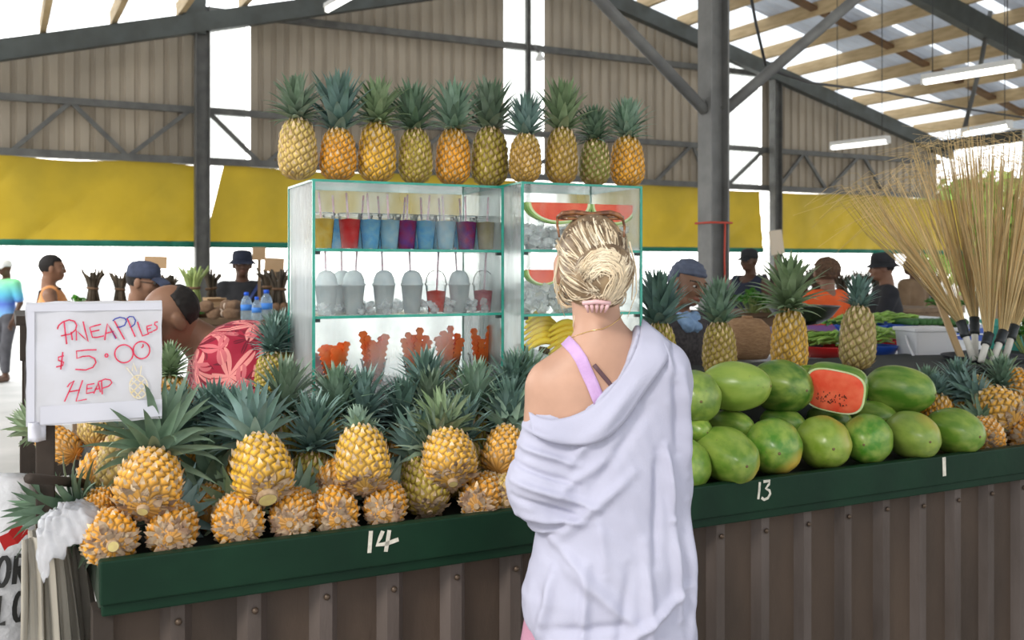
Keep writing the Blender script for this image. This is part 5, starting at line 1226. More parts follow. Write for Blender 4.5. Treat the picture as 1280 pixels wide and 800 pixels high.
# hair: a scalp-hugging shell with a twist, covered in strands
m_blond = mat('blond_hair', (.60, .47, .31), (.78, .67, .50), 25, .42, stretch=(1, 1, .4), rnd_island=.35, spec=.5); m_root = mat('darker_roots', (.11, .07, .04), (.30, .21, .12), 30, .45, rnd_island=.35, spec=.5)
SK = [('ell', w(741, 319, .018), (.080, .098, .098), .02), ('ell', w(741, 350, -.012), (.070, .080, .065), .03), ('ell', w(752, 338, -.085), (.066, .046, .062), .02), ('ell', w(750, 366, -.070), (.046, .036, .034), .02)]
V, Fc = solid(SK + [('cut', lambda X, Y, Z: np.minimum(EYE - (300 - HOR) * sW - Z, Y - (YW + .055)), 0), ('cut', lambda X, Y, Z: (EYE - (386 - HOR) * sW) - Z, 0)], (.03, YW - .2, 1.36), (.34, YW + .16, 1.68), .005, 1)
hairo = wbuild(V, Fc, 'hair', m_root); bh = bvh_of(hairo)
rr = random.Random(21); mb = MB()
def strand(pts, rad, mi, lift=.002):
    o_ = []; n = 11
    for i in range(n):
        t = i / (n - 1) * (len(pts) - 1); k = min(int(t), len(pts) - 2); f = t - k
        p0, p1, p2, p3 = [np.array(pts[max(0, min(len(pts) - 1, k + d))], float) for d in (-1, 0, 1, 2)]
        p = .5 * (2 * p1 + (p2 - p0) * f + (2 * p0 - 5 * p1 + 4 * p2 - p3) * f * f + (3 * p1 - p0 - 3 * p2 + p3) * f ** 3); o_.append(drop(bh, p[0], p[1], lift, .03) - L0)
    o_ = [sum((o_[max(0, min(n - 1, i + d))] for d in (-1, 0, 1)), Vector()) / 3 for i in range(n)]
    mb.tube(o_, [rad * (.55 + .45 * math.sin(PI * min(.9, .15 + i / (n - 1)))) for i in range(n)], 5, mi, flat=.6)
J = lambda s: rr.gauss(0, s)
for i in range(150):                      # crown down into the twist
    t = rr.random(); x0 = lerp(702, 780, t); y0 = 268 + 22 * abs(t - .5) ** 1.5 * 2.8 + rr.uniform(0, 14)
    strand([(x0, y0), (lerp(706, 786, t) + J(2), 296 + J(3)), (lerp(722, 780, t) + J(3), 316 + J(4)), (lerp(735, 770, t), 340 + J(5))], rr.uniform(.0016, .003), 1 if rr.random() < .72 else 0, rr.uniform(0, .003))
for i in range(60):                       # left side swept back under the twist
    y0 = rr.uniform(292, 372); strand([(697 + J(2), y0), (704 + J(2), y0 + 14), (722 + J(3), min(383, y0 + 26 + J(4))), (742 + J(4), min(385, 368 + J(5)))], rr.uniform(.0016, .0028), 0 if rr.random() < .7 else 1, rr.uniform(0, .003))
for i in range(50):                       # right side
    y0 = rr.uniform(288, 368); strand([(785 + J(2), y0), (781 + J(2), y0 + 14), (771 + J(2), min(382, y0 + 28)), (757 + J(4), 374 + J(4))], rr.uniform(.0016, .0028), 0 if rr.random() < .7 else 1, rr.uniform(0, .003))
for i in range(170):                      # the twist: strands arch from the left over to the right and down to the clip
    q = rr.random(); strand([(716 + 16 * q + J(2), 348 - 20 * q + J(5)), (722 + 18 * q + J(2), 316 + 14 * q + J(3)), (748 + 8 * q + J(2), 300 + 24 * q + J(2)), (778 - 10 * q + J(2), 318 + 18 * q + J(3)), (784 - 16 * q + J(2), 346 + 6 * q + J(3)), (768 - 10 * q + J(3), 370 + J(4)), (748 + J(4), 380 + J(2))], rr.uniform(.0018, .0034), 0, rr.uniform(.001, .005))
for i in range(90):                       # the coiled middle of the twist
    q = rr.random(); strand([(726 + 10 * q + J(3), 350 - 8 * q + J(4)), (734 + 6 * q + J(2), 330 + 10 * q + J(3)), (752 + J(3), 322 + 14 * q + J(3)), (768 - 8 * q + J(2), 338 + 10 * q + J(3)), (764 - 10 * q + J(3), 360 + J(4)), (748 + J(4), 374 + J(3))], rr.uniform(.0018, .003), 0 if rr.random() < .85 else 1, rr.uniform(.001, .005))
for pts in ([(700, 318), (694, 345), (697, 372), (706, 396)], [(698, 322), (692, 350), (698, 380)], [(786, 302), (794, 335), (795, 365), (784, 396)], [(785, 310), (791, 345), (789, 375)], [(724, 384), (718, 395), (716, 408)]):
    o_ = [Vector(w(px, py, -.01)) - L0 for px, py in pts]; mb.tube(o_, [.0022, .002, .0016, .0007][:len(o_)], 5, 0)
mb.build('hair_strands', [m_blond, m_root], hairo)
m_clip_ = mat('pale_pink_clip', (.72, .45, .46), rough=.25); mb = MB()
for k in range(5): mb.tube([Vector(w(727 + k * 7, 374 + abs(k - 2) * 1.5, -.105)) - L0, Vector(w(729 + k * 6, 381, -.112)) - L0, Vector(w(731 + k * 5, 388, -.098)) - L0], [.004, .0045, .002], 8)
mb.tube([Vector(w(724, 377, -.108)) - L0, Vector(w(740, 375, -.116)) - L0, Vector(w(757, 377, -.108)) - L0], .005, 8); mb.build('hair_clip', m_clip_, wom)
m_gold = mat('gold', (.75, .52, .22), rough=.25, metal=1.0)
c_ = Vector(w(697, 361, .02)) - L0; MB().tube([c_ + Vector((math.cos(a) * .012 * .5, math.cos(a) * .010, math.sin(a) * .012)) for a in np.linspace(0, 2 * PI, 20)], .0014, 6).build('hoop_earring', m_gold, wom)
NK = [(709, 424), (716, 420), (726, 415), (738, 411), (750, 409), (762, 404), (772, 398), (778, 392)]
MB().tube([drop(bbody, px, py, .002, .0) - L0 for px, py in NK], .0011, 6).build('necklace', m_gold, wom)
# sunglasses pushed up into the hair
m_tort = mat('tortoise_frame', (.10, .035, .015), (.30, .12, .04), 60, .2, coat=.5); m_lens = mat('dark_brown_lens', (.035, .014, .008), rough=.08, coat=.5); sgl = MB()
top = [(697, 272), (703, 267), (718, 265.5), (730, 267), (740, 268.5), (750, 267), (762, 266), (773, 269), (778, 274)]
sgl.tube([Vector(w(px, py, -.005)) - L0 for px, py in top], [.0045] + [.0058] * 7 + [.0045], 8)
for cx in (716, 761):
    sgl.tube([Vector(w(cx + 19 * math.cos(a), 271 + 3.0 * math.sin(a), .022 - .030 * math.sin(a))) - L0 for a in np.linspace(0, 2 * PI, 25)], .003, 7)
for a, b_, c in (((697, 271), (696, 283), (698, 297)), ((778, 273), (779, 285), (777, 297))): sgl.tube([Vector(w(*a, -.004)) - L0, Vector(w(*b_, -.030)) - L0, Vector(w(*c, -.045)) - L0], [.0035, .003, .0025], 7)
so = sgl.build('sunglasses', m_tort, wom)
for cx in (716, 761):
    mb = MB(); mb.add([Vector(w(cx + 18 * math.cos(a), 271 + 2.8 * math.sin(a), .022 - .029 * math.sin(a))) - L0 for a in np.linspace(0, 2 * PI, 24, endpoint=False)], [tuple(range(24))]); mb.build('lens', m_lens, so, smooth=False)
# ---- the sellers and shoppers
m_flor = bpy.data.materials.new('red_floral_cloth'); m_flor.use_nodes = True
nt = m_flor.node_tree; N, L = nt.nodes, nt.links; b = N['Principled BSDF']; b.inputs['Roughness'].default_value = .75
tcn = N.new('ShaderNodeAttribute'); tcn.attribute_name = 'rest'; base = (.36, .008, .035, 1)
def petals(scale, npet, off, col, under, rr0=.62):
    mp = N.new('ShaderNodeMapping'); L.new(tcn.outputs['Vector'], mp.inputs[0]); mp.inputs['Location'].default_value = off; mp.inputs['Scale'].default_value = (scale, scale, scale)
    vo = N.new('ShaderNodeTexVoronoi'); vo.inputs['Scale'].default_value = 1; L.new(mp.outputs[0], vo.inputs['Vector'])
    sb = N.new('ShaderNodeVectorMath'); sb.operation = 'SUBTRACT'; L.new(mp.outputs[0], sb.inputs[0]); L.new(vo.outputs['Position'], sb.inputs[1])
    s = N.new('ShaderNodeSeparateXYZ'); L.new(sb.outputs[0], s.inputs[0])
    def mth(op, a, b_=None):
        m = N.new('ShaderNodeMath'); m.operation = op
        for i, q in ((0, a), (1, b_)):
            if q is None: continue
            if hasattr(q, 'links'): L.new(q, m.inputs[i])
            else: m.inputs[i].default_value = q
        return m.outputs[0]
    an = mth('ARCTAN2', s.outputs['Z'], s.outputs['X']); sv = N.new('ShaderNodeSeparateColor'); L.new(vo.outputs['Color'], sv.inputs[0])
    an = mth('ADD', mth('MULTIPLY', an, float(npet)), mth('MULTIPLY', sv.outputs[0], 6.28)); rad = mth('SQRT', mth('ADD', mth('MULTIPLY', s.outputs['X'], s.outputs['X']), mth('MULTIPLY', s.outputs['Z'], s.outputs['Z'])))
    lim = mth('MULTIPLY', mth('ADD', mth('MULTIPLY', mth('COSINE', an), .42), .58), rr0); mask = mth('GREATER_THAN', lim, rad)
    vein = mth('GREATER_THAN', mth('ABSOLUTE', mth('SINE', mth('MULTIPLY', an, .5))), .10); mask = mth('MULTIPLY', mask, vein)
    return mixn(mask, under, col)
c = petals(12, 7, (1.3, 0, .7), (.16, .003, .018, 1), base, .6); c = petals(7, 5, (0, 0, 0), (.80, .28, .26, 1), c, .58); c = petals(9, 3, (3.1, 2, 1.4), (.62, .14, .16, 1), c, .42); L.new(c, b.inputs['Base Color'])
def gx(px, Y): return Vector(((px - 640) / F * Y, Y, 0))
def fold(pts_fn): pass
def seller_extras(r, HM, bend, cloth):
    mb = MB(); V = []                                      # open collar
    for s in (-1, 1):
        rows = [[(s * (.070 - .03 * t + .035 * q), .045 + .055 * t + .012 * q, 1.445 - .10 * t - .022 * q) for q in (0, .5, 1)] for t in np.linspace(0, 1, 8)]
        mb.grid([[tuple(bend(np.array([p]))[0]) for p in rw] for rw in rows])
    mb.build('collar', m_flor, r, solid=.004)
person('man in a red floral shirt leaning over the stall, face hidden by the price sign', (-.70, 3.68, 0), math.radians(113), SK_M, 1.72, lean=57, turn=10, nod=8, girth=1.75, top=m_flor, sleeve=.75, pants=m_greyp, hair=('balding', m_hairdark),
       larm=((-.24, .10, 1.12), (-.20, .32, 1.02)), rarm=((.25, .08, 1.12), (.16, .30, 1.02)), extras=seller_extras, tilt=-8)
m_wire_ = mat('dark_spectacle_frame', (.02, .018, .016), rough=.3)
def specs(r, HM, bend, cloth):
    mb = MB()
    for s in (-1, 1): mb.tube([HM @ Vector((s * .033 + .024 * math.cos(a), .104 - .012 * abs(math.cos(a)), .092 + .016 * math.sin(a))) for a in np.linspace(0, 2 * PI, 17)], .0022, 6); mb.tube([HM @ Vector((s * .057, .095, .095)), HM @ Vector((s * .078, .0, .098))], .0022, 6)
    mb.build('spectacles', m_wire_, r)
person('man in a faded navy cap and spectacles behind the floral shirt, looking right', gx(179, 5.3), math.radians(-98), SK_M, 1.525, top=m_navy, pants=m_greyp, hair=('short', m_hairdark), hat=('cap', m_denim), extras=specs, nod=6)
def tee_print(r, HM, bend, cloth):
    mb = MB(); mb.tube([(-.14, .06, 1.42), (-.06, .125, 1.30), (.06, .135, 1.14), (.12, .12, 1.0)], .022, 8, flat=.35); mb.build('shoulder_strap', mat('blue_strap', (.03, .05, .16)), r)
person('man in a black bucket hat and dark shirt behind the water bottles', gx(303, 8.5), math.radians(-160), SK_D, 1.635, top=m_blk, pants=m_greyp, hair=('short', m_hairdark), hat=('bucket', m_navy), extras=tee_print)
def bagstrap(r, HM, bend, cloth):
    MB().tube([(.12, .07, 1.42), (.08, -.09, 1.40), (-.04, -.135, 1.22), (-.13, -.11, 1.02)], .020, 8, flat=.4).build('bag_strap', m_blk, r)
person('young man in an orange tank top in profile at the left', gx(66, 8.0), math.radians(-70), SK_M, 1.60, top=m_peach, tank=True, pants=m_greyp, hair=('short', m_hairdark), extras=bagstrap, rarm=((.23, .08, 1.10), (.20, .33, 1.12)))
m_bands = bpy.data.materials.new('banded_sports_cloth'); m_bands.use_nodes = True
nt = m_bands.node_tree; N, L = nt.nodes, nt.links; tcn = N.new('ShaderNodeTexCoord'); s_ = N.new('ShaderNodeSeparateXYZ'); L.new(tcn.outputs['Object'], s_.inputs[0]); rp = N.new('ShaderNodeValToRGB'); L.new(rng(s_.outputs['Z'], .85, 1.45), rp.inputs[0])
rp.color_ramp.elements[0].color = (.25, .6, .9, 1); rp.color_ramp.elements[1].color = (.25, .75, .3, 1); e = rp.color_ramp.elements.new(.4); e.color = (.08, .16, .6, 1); e = rp.color_ramp.elements.new(.62); e.color = (.1, .5, .7, 1); L.new(rp.outputs[0], N['Principled BSDF'].inputs['Base Color'])
person('person in a green and blue sports shirt walking at the left edge', gx(6, 13.2), math.radians(165), SK_D, 1.60, top=m_bands, sleeve=.8, pants=m_greyp, hat=('cap', mat('pale_cap', (.75, .78, .85))), walk=.10)
person('man in a navy tank top and dark cap behind the hall column', gx(936, 9.9), math.radians(135), SK_D, 1.68, top=m_navy, tank=True, pants=m_greyp, hair=('short', m_hairdark), hat=('cap', m_blk), girth=1.1)
person('child with brown afro hair in a bright orange shirt', gx(1031, 7.65), math.radians(30), SK_M, 1.57, top=m_orange, sleeve=.7, pants=m_greyp, hair=('afro', m_hairbrown))
person('man in a black bucket hat and black shirt reaching over the vegetables at right', gx(1112, 8.0), math.radians(82), SK_M, 1.61, top=m_blk, sleeve=.9, pants=m_greyp, hair=('short', m_hairdark), hat=('bucket', m_blk), larm=((-.23, .12, 1.12), (-.18, .40, 1.06)), girth=1.12, lean=6)
person('man in a tan shirt behind the one in the black bucket hat', gx(1140, 10.7), math.radians(38), SK_D, 1.63, top=m_tan, sleeve=.9, pants=m_greyp, hair=('short', m_hairdark), girth=1.1)
def neckerchief(r, HM, bend, cloth):
    V, Fc = solid([('cap', (-.05, .03, 1.42), (.05, .05, 1.42), .035, .035, .02), ('ell', (.03, .085, 1.40), (.045, .035, .035), .02), ('ell', (-.02, .08, 1.385), (.04, .03, .03), .02)], (-.15, -.1, 1.3), (.15, .2, 1.5), .007, 1)
    N_ = vnormals(V, Fc); V = V + N_ * (np.array([noise.noise(Vector(v * 45)) for v in V]) * .008)[:, None]; mb = MB(); mb.add(bend(V), Fc.tolist(), 0); mb.build('neckerchief', mat('pale_blue_cloth', (.28, .42, .62), (.2, .32, .52), 20, .8), r)
m_scarf = mat('grey_blue_scarf', (.12, .14, .20), (.07, .08, .12), 14, .8)
person('woman in a grey blue headscarf between two standing pineapples, looking right', gx(838, 4.55), math.radians(-148), SK_M, 1.54, lean=10, turn=0, top=mat('dark_patterned_cloth', (.035, .03, .032), (.07, .06, .06), 70, .8), sleeve=1.6, pants=m_greyp, hat=('scarf', m_scarf), extras=neckerchief, nod=8, tilt=-8)
# ================================================================ OTHER STALLS
m_wood = mat('worn_bench_timber', (.26, .18, .11), (.18, .12, .075), 5, .75, .2); m_cardb = mat('cardboard', (.50, .34, .20), (.44, .29, .16), 6, .85); m_whitep = mat('white_plastic', (.80, .81, .84), (.74, .75, .79), 4, .4); m_bluep = mat('blue_plastic', (.02, .08, .42), rough=.35); m_redp = mat('red_plastic', (.55, .02, .02), rough=.35)
m_veg = mat('fresh_green_leaf', (.10, .30, .035), (.05, .19, .02), 14, .5, rnd_island=.35, transl=.15); m_vegl = mat('pale_green_pods', (.32, .50, .10), (.22, .40, .06), 20, .5, rnd_island=.3); m_cuc = mat('dark_cucumber_skin', (.05, .15, .035), (.03, .10, .022), 18, .4, rnd_island=.2)
m_taro = mat('dark_taro_stalk', (.055, .045, .032), (.10, .075, .05), 16, .8, rnd_island=.4); m_tarog = mat('pale_green_stalk', (.36, .44, .16), (.26, .36, .12), 16, .6, rnd_island=.3); m_root = mat('taro_root_skin', (.20, .12, .07), (.12, .07, .04), 30, .9, .4, 50); m_cutroot = mat('cut_root', (.62, .5, .4))
def table(label, pxa, pxb, Ya, d, z, cloth=None):
    """a plain trestle table laid along the hall"""
    p = gx(pxa, Ya); ua, v = p.x * CT + p.y * ST, -p.x * ST + p.y * CT; wd_ = uof(pxb, v) - ua
    o = B(ua, v, 0); r = thing('market_table', label, 'table', (o.x, o.y, 0), TH, 'produce tables')
    MB().box((0, 0, z - .04), (wd_, d, z)).build('table_top', m_wood if cloth is None else cloth, r, smooth=False, bevel=.004)
    for x in (.05, wd_ - .05):
        for y in (.05, d - .05): MB().cbox((x, y, (z - .04) / 2), (.06, .06, z - .04)).build('leg', m_wood, r, smooth=False)
    for y in (.05, d - .05): MB().cbox((wd_ / 2, y, z - .10), (wd_ - .1, .03, .10)).build('apron', m_wood if cloth is None else cloth, r, smooth=False)
    return r
table('wooden bench with root bundles and water bottles behind the seller', 108, 372, 6.0, 1.65, 1.18)
table('low wooden bench with greens behind the price sign', 50, 118, 8.6, .8, 1.0)
table('white topped table just behind the counter carrying the scale and white tub', 858, 1262, 4.75, .8, 1.06, m_whitep)
table('blue edged vegetable table behind the white tub', 1044, 1275, 6.32, .8, 1.08, m_bluep)
table('wooden table with leafy greens before the man in the navy tank top', 890, 1190, 8.3, .7, 1.12)
table('far wooden table with dark root bundles before the yellow tarpaulin', 955, 1180, 11.0, .8, 1.05)
def bundle(label, px, Y, z, h, m=m_taro, wd_=.10, n=22, seed=0):
    r = thing('taro_bundle', label, 'root bundle', (gx(px, Y).x, Y, z), rnd.uniform(0, 6), 'tied root bundles'); rr = random.Random(seed); mb = MB()
    for i in range(n):
        a, q = rr.uniform(0, 6.28), rr.random() ** .5; x, y = math.cos(a) * q, math.sin(a) * q; hh = h * rr.uniform(.86, 1.05)
        mb.tube([(x * wd_ * .62, y * wd_ * .62, 0), (x * wd_ * .30, y * wd_ * .30, h * .55), (x * wd_ * .55, y * wd_ * .55, h * .78), (x * wd_ * 1.0, y * wd_ * 1.0, hh)], [.012, .011, .010, .006], 6)
    mb.build('stalks', m, r); MB().tube([(math.cos(a) * wd_ * .40, math.sin(a) * wd_ * .40, h * .56 + .004 * math.sin(a)) for a in np.linspace(0, 2 * PI, 17)], .010, 6).build('tie', m_root, r)
    mb = MB()
    for i in range(7): a = i * .9; mb.ell((math.cos(a) * wd_ * .55, math.sin(a) * wd_ * .55, .035), (.035, .035, .04), 0, 6)
    mb.build('roots', m_root, r)
for i, (px, Y, h, m, wd_, lab) in enumerate([(116, 7.5, .30, m_taro, .09, 'dark root bundle right of the orange tank top man'), (150, 7.6, .28, m_taro, .08, 'slim dark root bundle between the sign and the navy cap'), (212, 7.5, .26, m_taro, .09, 'dark root bundle right of the navy cap'),
        (241, 7.2, .32, m_tarog, .12, 'pale green stalk bundle before the left wall post'), (264, 7.4, .30, m_taro, .09, 'dark root bundle right of the pale green one'), (336, 7.6, .32, m_taro, .11, 'dark root bundle right of the bucket hat man'), (349, 7.1, .30, m_taro, .11, 'brown root bundle beside the misted glass side')]):
    bundle(lab, px, Y, 1.18, h, m, wd_, seed=i)
for i, (px, Y, h, wd_) in enumerate([(965, 11.3, .42, .20), (985, 11.45, .46, .18), (1003, 11.5, .42, .18), (1020, 11.6, .44, .18), (1052, 11.7, .40, .18), (1078, 11.9, .42, .16), (1098, 12.0, .38, .16), (1168, 12.4, .40, .18)]):
    bundle('dark root bundle on the far table, ' + ('first', 'second', 'third', 'fourth', 'fifth', 'sixth', 'seventh', 'last')[i] + ' from the left', px, Y, 1.05, h, m_taro, wd_, 26, 30 + i)
def boxy(nm, label, cat, px, Y, z, size, rot, m, lid=True, group=None):
    r = thing(nm, label, cat, (gx(px, Y).x, Y, z), rot, group); a, d, h = size; t = .004
    mb = MB(); mb.box((-a / 2, -d / 2, 0), (a / 2, d / 2, t)); mb.box((-a / 2, -d / 2, t), (-a / 2 + t, d / 2, h)); mb.box((a / 2 - t, -d / 2, t), (a / 2, d / 2, h)); mb.box((-a / 2 + t, -d / 2, t), (a / 2 - t, -d / 2 + t, h)); mb.box((-a / 2 + t, d / 2 - t, t), (a / 2 - t, d / 2, h)); mb.build('box', m, r, smooth=False)
    for s in (-1, 1): mb = MB(); mb.add([(-a / 2, s * d / 2, h), (a / 2, s * d / 2, h), (a / 2, s * (d / 2 + d * .3), h + d * .18), (-a / 2, s * (d / 2 + d * .3), h + d * .18)], [(0, 1, 2, 3)]); mb.build('flap', m, r, smooth=False, solid=.004)
    return r
boxy('cardboard_box', 'open cardboard box left of the bucket hat man', 'box', 268, 6.6, 1.18, (.12, .12, .10), TH, m_cardb)
def card(label, px, py, Y, wd_, h, m, tilt, zb):
    p = P(px, py, Y); r = thing('card_sign', label, 'sign', (p.x, p.y, zb), TH * .3); mb = MB(); mb.cbox((0, -.01, 0), (wd_, .006, h)); o = mb.build('card', m, r, smooth=False); o.location = (0, 0, p.z - zb); o.rotation_euler = (0, math.radians(tilt), 0)
    MB().box((-.012, 0, 0), (.012, .014, p.z - zb + h * .3)).build('stick', m_wood, r, smooth=False)
card('blank cardboard sign on a stick above the navy cap', 195, 328, 7.3, .16, .09, m_cardb, 2, 1.18)
card('blank pale cardboard sign right of the bucket hat', 343, 331, 7.3, .14, .10, m_cardb, 3, 1.18); card('cardboard sign behind the bucket hat', 324, 317, 7.7, .10, .10, m_cardb, 0, 1.18)
card('tilted cream card on a stick beside the right wall post', 970, 303, 8.6, .12, .21, mat('cream_card', (.72, .62, .48)), -8, 1.12)
card('small white price card among the green vegetables', 1160, 402, 6.5, .14, .07, m_whitep, 4, 1.08)
m_water = glass('bottle_plastic', (.80, .92, .98), .25, .5, 10, gloss=.2, fogcol=(.75, .88, .96)); m_cap = mat('blue_bottle_cap', (.01, .10, .65)); m_lab = mat('blue_label', (.05, .22, .65))
for px, Y, s, lab in ((308, 6.15, 1, 'water bottle on the left of the three on the bench'), (321, 6.05, .85, 'smaller water bottle in the middle of the three'), (333, 6.2, 1.08, 'tallest water bottle at the right of the three')):
    r = thing('water_bottle', lab, 'bottle', (gx(px, Y).x, Y, 1.18), 0, 'water bottles on the bench'); r.scale = (s, s, s)
    MB().lathe([(.030, 0), (.034, .006), (.034, .055), (.031, .06), (.034, .066), (.034, .10), (.028, .125), (.014, .145), (.013, .155)], 18).build('bottle', m_water, r); MB().lathe([(.015, .150), (.015, .170), (.0001, .171)], 14).build('cap', m_cap, r); MB().lathe([(.0348, .058), (.0348, .094)], 18).build('label', m_lab, r)
# roots heaped on the bench behind the seller
rr = random.Random(9); rt = None
for i in range(16):
    px, Y = rr.uniform(215, 300), rr.uniform(6.2, 6.9); o = gx(px, Y); lab = 'brown taro root in the heap on the bench behind the seller'
    if rt is None:
        rt = thing('taro_root', lab, 'root', (o.x, Y, 1.215), 0, 'taro roots on the bench'); mb = MB(); mb.ell((0, 0, 0), (.06, .04, .038), 0, 10); mb.v = [tuple(Vector(v) * (1 + .18 * noise.noise(Vector(v) * 30))) for v in mb.v]; mb.build('root_body', m_root, rt); MB().lathe([(.022, 0), (.018, .006), (.0001, .007)], 10, 0, Matrix.Translation((.054, 0, 0)) @ Matrix.Rotation(PI / 2, 4, 'Y')).build('cut_end', m_cutroot, rt); c = rt
    else: c = copy_tree(rt); c.location = (o.x, Y, 1.215 + (.045 if i > 10 else 0))
    c.rotation_euler = (0, 0, rr.uniform(0, 6))
def leafy(label, px, Y, z, rad, h, n=70, m=m_veg, seed=0, lw=.03):
    r = thing('leafy_greens', label, 'vegetables', (gx(px, Y).x, Y, z), 0, 'bunches of leafy greens'); rr = random.Random(seed); mb = MB(); ms = MB()
    for i in range(n):
        a, q = rr.uniform(0, 6.28), rr.random() ** .6; d = Vector((math.cos(a) * q, math.sin(a) * q, 0)); p0 = d * rad * .25; p1 = d * rad + Vector((0, 0, h * rr.uniform(.5, 1) * (1 - .35 * q))); sd = Vector((-math.sin(a), math.cos(a), rr.uniform(-.5, .5))) * lw * rr.uniform(.7, 1.2); mid = p0.lerp(p1, .7) + Vector((0, 0, h * .1)); tip = p1 + d * lw + Vector((0, 0, -lw * rr.uniform(-.6, 1)))
        mb.add([mid, p1 - sd, tip, p1 + sd, p1 + Vector((0, 0, lw * .3))], [(0, 1, 4), (1, 2, 4), (2, 3, 4), (3, 0, 4)])
        if i % 3 == 0: ms.tube([p0, mid, p1], .004, 5)
    mb.build('leaves', m, r); ms.build('stalks', m_tarog, r)
for i, (px, Y, z, rd, h, lab) in enumerate([(940, 8.45, 1.12, .20, .22, 'large bunch of dark leafy greens before the navy tank top man'), (962, 8.5, 1.12, .16, .16, 'leafy bunch right of the large one'), (985, 8.6, 1.12, .16, .13, 'low leafy bunch left of the orange shirt'), (72, 8.8, 1.0, .20, .2, 'leafy greens on the low bench below the orange tank top'), (98, 8.9, 1.0, .18, .28, 'taller greens behind the top right of the price sign'), (225, 6.3, 1.18, .13, .10, 'small green bunch between the cap and the pale green bundle'),
        (1062, 6.5, 1.08, .16, .12, 'green bunch at the left of the blue edged table'), (1185, 8.7, 1.12, .18, .16, 'leafy bunch behind the price card'), (1290, 4.9, 1.06, .14, .26, 'bright green leaves at the right edge behind the brooms')]): leafy(lab, px, Y, z, rd, h, 90, seed=i)
# shallow trays and basins of pods
def pods(label, px, Y, z, rad, tray, n=46, seed=0, m=m_vegl, ln=.15):
    r = thing('produce_tray', label, 'tray', (gx(px, Y).x, Y, z), TH, 'trays of green pods'); rr = random.Random(seed)
    MB().lathe([(rad * .8, 0), (rad, .055), (rad * 1.05, .055), (rad * 1.05, .05), (rad * .82, .006), (.001, .005)], 28).build('tray', tray, r)
    mb = MB()
    for i in range(n):
        x, y, a = rr.uniform(-.7, .7) * rad, rr.uniform(-.6, .6) * rad, rr.gauss(0, .35); zz = .06 + rr.uniform(0, .06) * (1 - (x / rad) ** 2); d = Vector((math.cos(a), math.sin(a), 0)) * ln * .5; c = Vector((x, y, zz))
        mb.tube([c - d, c + Vector((0, 0, .012)), c + d], [.004, .008, .003], 6)
    o = mb.build('green_pods', m, r); o['kind'] = 'stuff'
pods('red tray heaped with green pods behind the cut half watermelon', 1034, 4.95, 1.06, .13, m_redp, seed=1, n=60); pods('blue basin of pods below the red tray at the white tub', 1098, 4.98, 1.06, .09, m_bluep, 26, 2, ln=.10); pods('red tray of pale pods beside the white tub', 1100, 5.35, 1.06, .11, m_redp, 50, 3)
pods('tray of pods on the blue edged table, left', 1075, 6.45, 1.08, .16, m_bluep, 60, 4); pods('tray of pods on the blue edged table under the black shirt', 1118, 6.6, 1.08, .16, m_bluep, 60, 5)
pods('pods on the leafy greens table near the orange shirt', 1010, 8.5, 1.12, .16, m_redp, 50, 6)
cu = None; rr = random.Random(3)
for i in range(40):
    row, k = i // 10, i % 10; px, Y = 1128 + k * 7.5, 6.45 + .14 * (row % 2); z = 1.10 + .05 * (row // 2); o = gx(px, Y)
    if cu is None:
        cu = thing('cucumber', 'dark green cucumber in the stacked rows on the blue edged table', 'vegetable', (o.x, Y, z), 0, 'stacked cucumbers'); MB().tube([(0, -.085, 0), (0, -.075, 0), (0, 0, .004), (0, .075, 0), (0, .085, 0)], [.006, .018, .022, .018, .006], 10).build('skin', m_cuc, cu); MB().tube([(0, .084, 0), (0, .096, .003)], .004, 5).build('stalk', m_tarog, cu); c = cu
    else: c = copy_tree(cu); c.location = (o.x, Y, z)
    c.rotation_euler = (0, 0, TH + rr.uniform(-.12, .12))
# scale with a dark bowl
m_bowl = mat('dark_metal_bowl', (.04, .045, .05), (.07, .075, .08), 8, .28, metal=.6); r = thing('weighing_scale', 'weighing scale with a wide dark bowl behind the middle pineapple', 'scale', (gx(1004, 5.1).x, 5.1, 1.06), 0)
MB().box((-.08, -.08, 0), (.08, .08, .12)).build('base', m_bowl, r, smooth=False, bevel=.01); MB().tube([(0, 0, .11), (0, 0, .16)], .02, 10).build('stem', m_bowl, r)
MB().lathe([(.02, .145), (.08, .155), (.14, .19), (.182, .245), (.186, .247), (.178, .245), (.13, .197), (.07, .167), (.001, .160)], 36).build('bowl', m_bowl, r)
# tan sack, bottles, tub, stick
m_burlap = mat('tan_fibre', (.42, .25, .13), (.30, .17, .085), 40, .9, .6, 70, stretch=(1, 1, 4)); r = thing('tan_sack', 'rounded tan fibrous sack between the standing pineapples', 'sack', (gx(934, 4.85).x, 4.85, 1.06), .2)
mb = MB(); mb.lathe([(.10, 0), (.125, .04), (.13, .10), (.115, .155), (.07, .19), (.0001, .20)], 32, 0, None, 1.0, .8); mb.v = [tuple(Vector(v) * (1 + .06 * noise.noise(Vector(v) * 14))) for v in mb.v]; mb.build('sack_body', m_burlap, r); MB().tube([(.02 * math.cos(a), .02 * math.sin(a), .2) for a in np.linspace(0, 2 * PI, 12)], .008, 6).build('tied_neck', m_burlap, r)
r = thing('clear_bottle', 'clear plastic bottle left of the pale standing pineapple', 'bottle', (gx(1058, 4.9).x, 4.9, 1.06), 0); MB().lathe([(.032, 0), (.036, .006), (.036, .12), (.03, .15), (.015, .18), (.014, .19)], 18).build('bottle', m_water, r); MB().lathe([(.016, .186), (.016, .205), (.0001, .206)], 14).build('cap', m_whitep, r)
r = thing('white_tub', 'white rectangular plastic tub with a lid and handle', 'tub', (gx(1157, 4.9).x, 4.9, 1.06), math.radians(12))
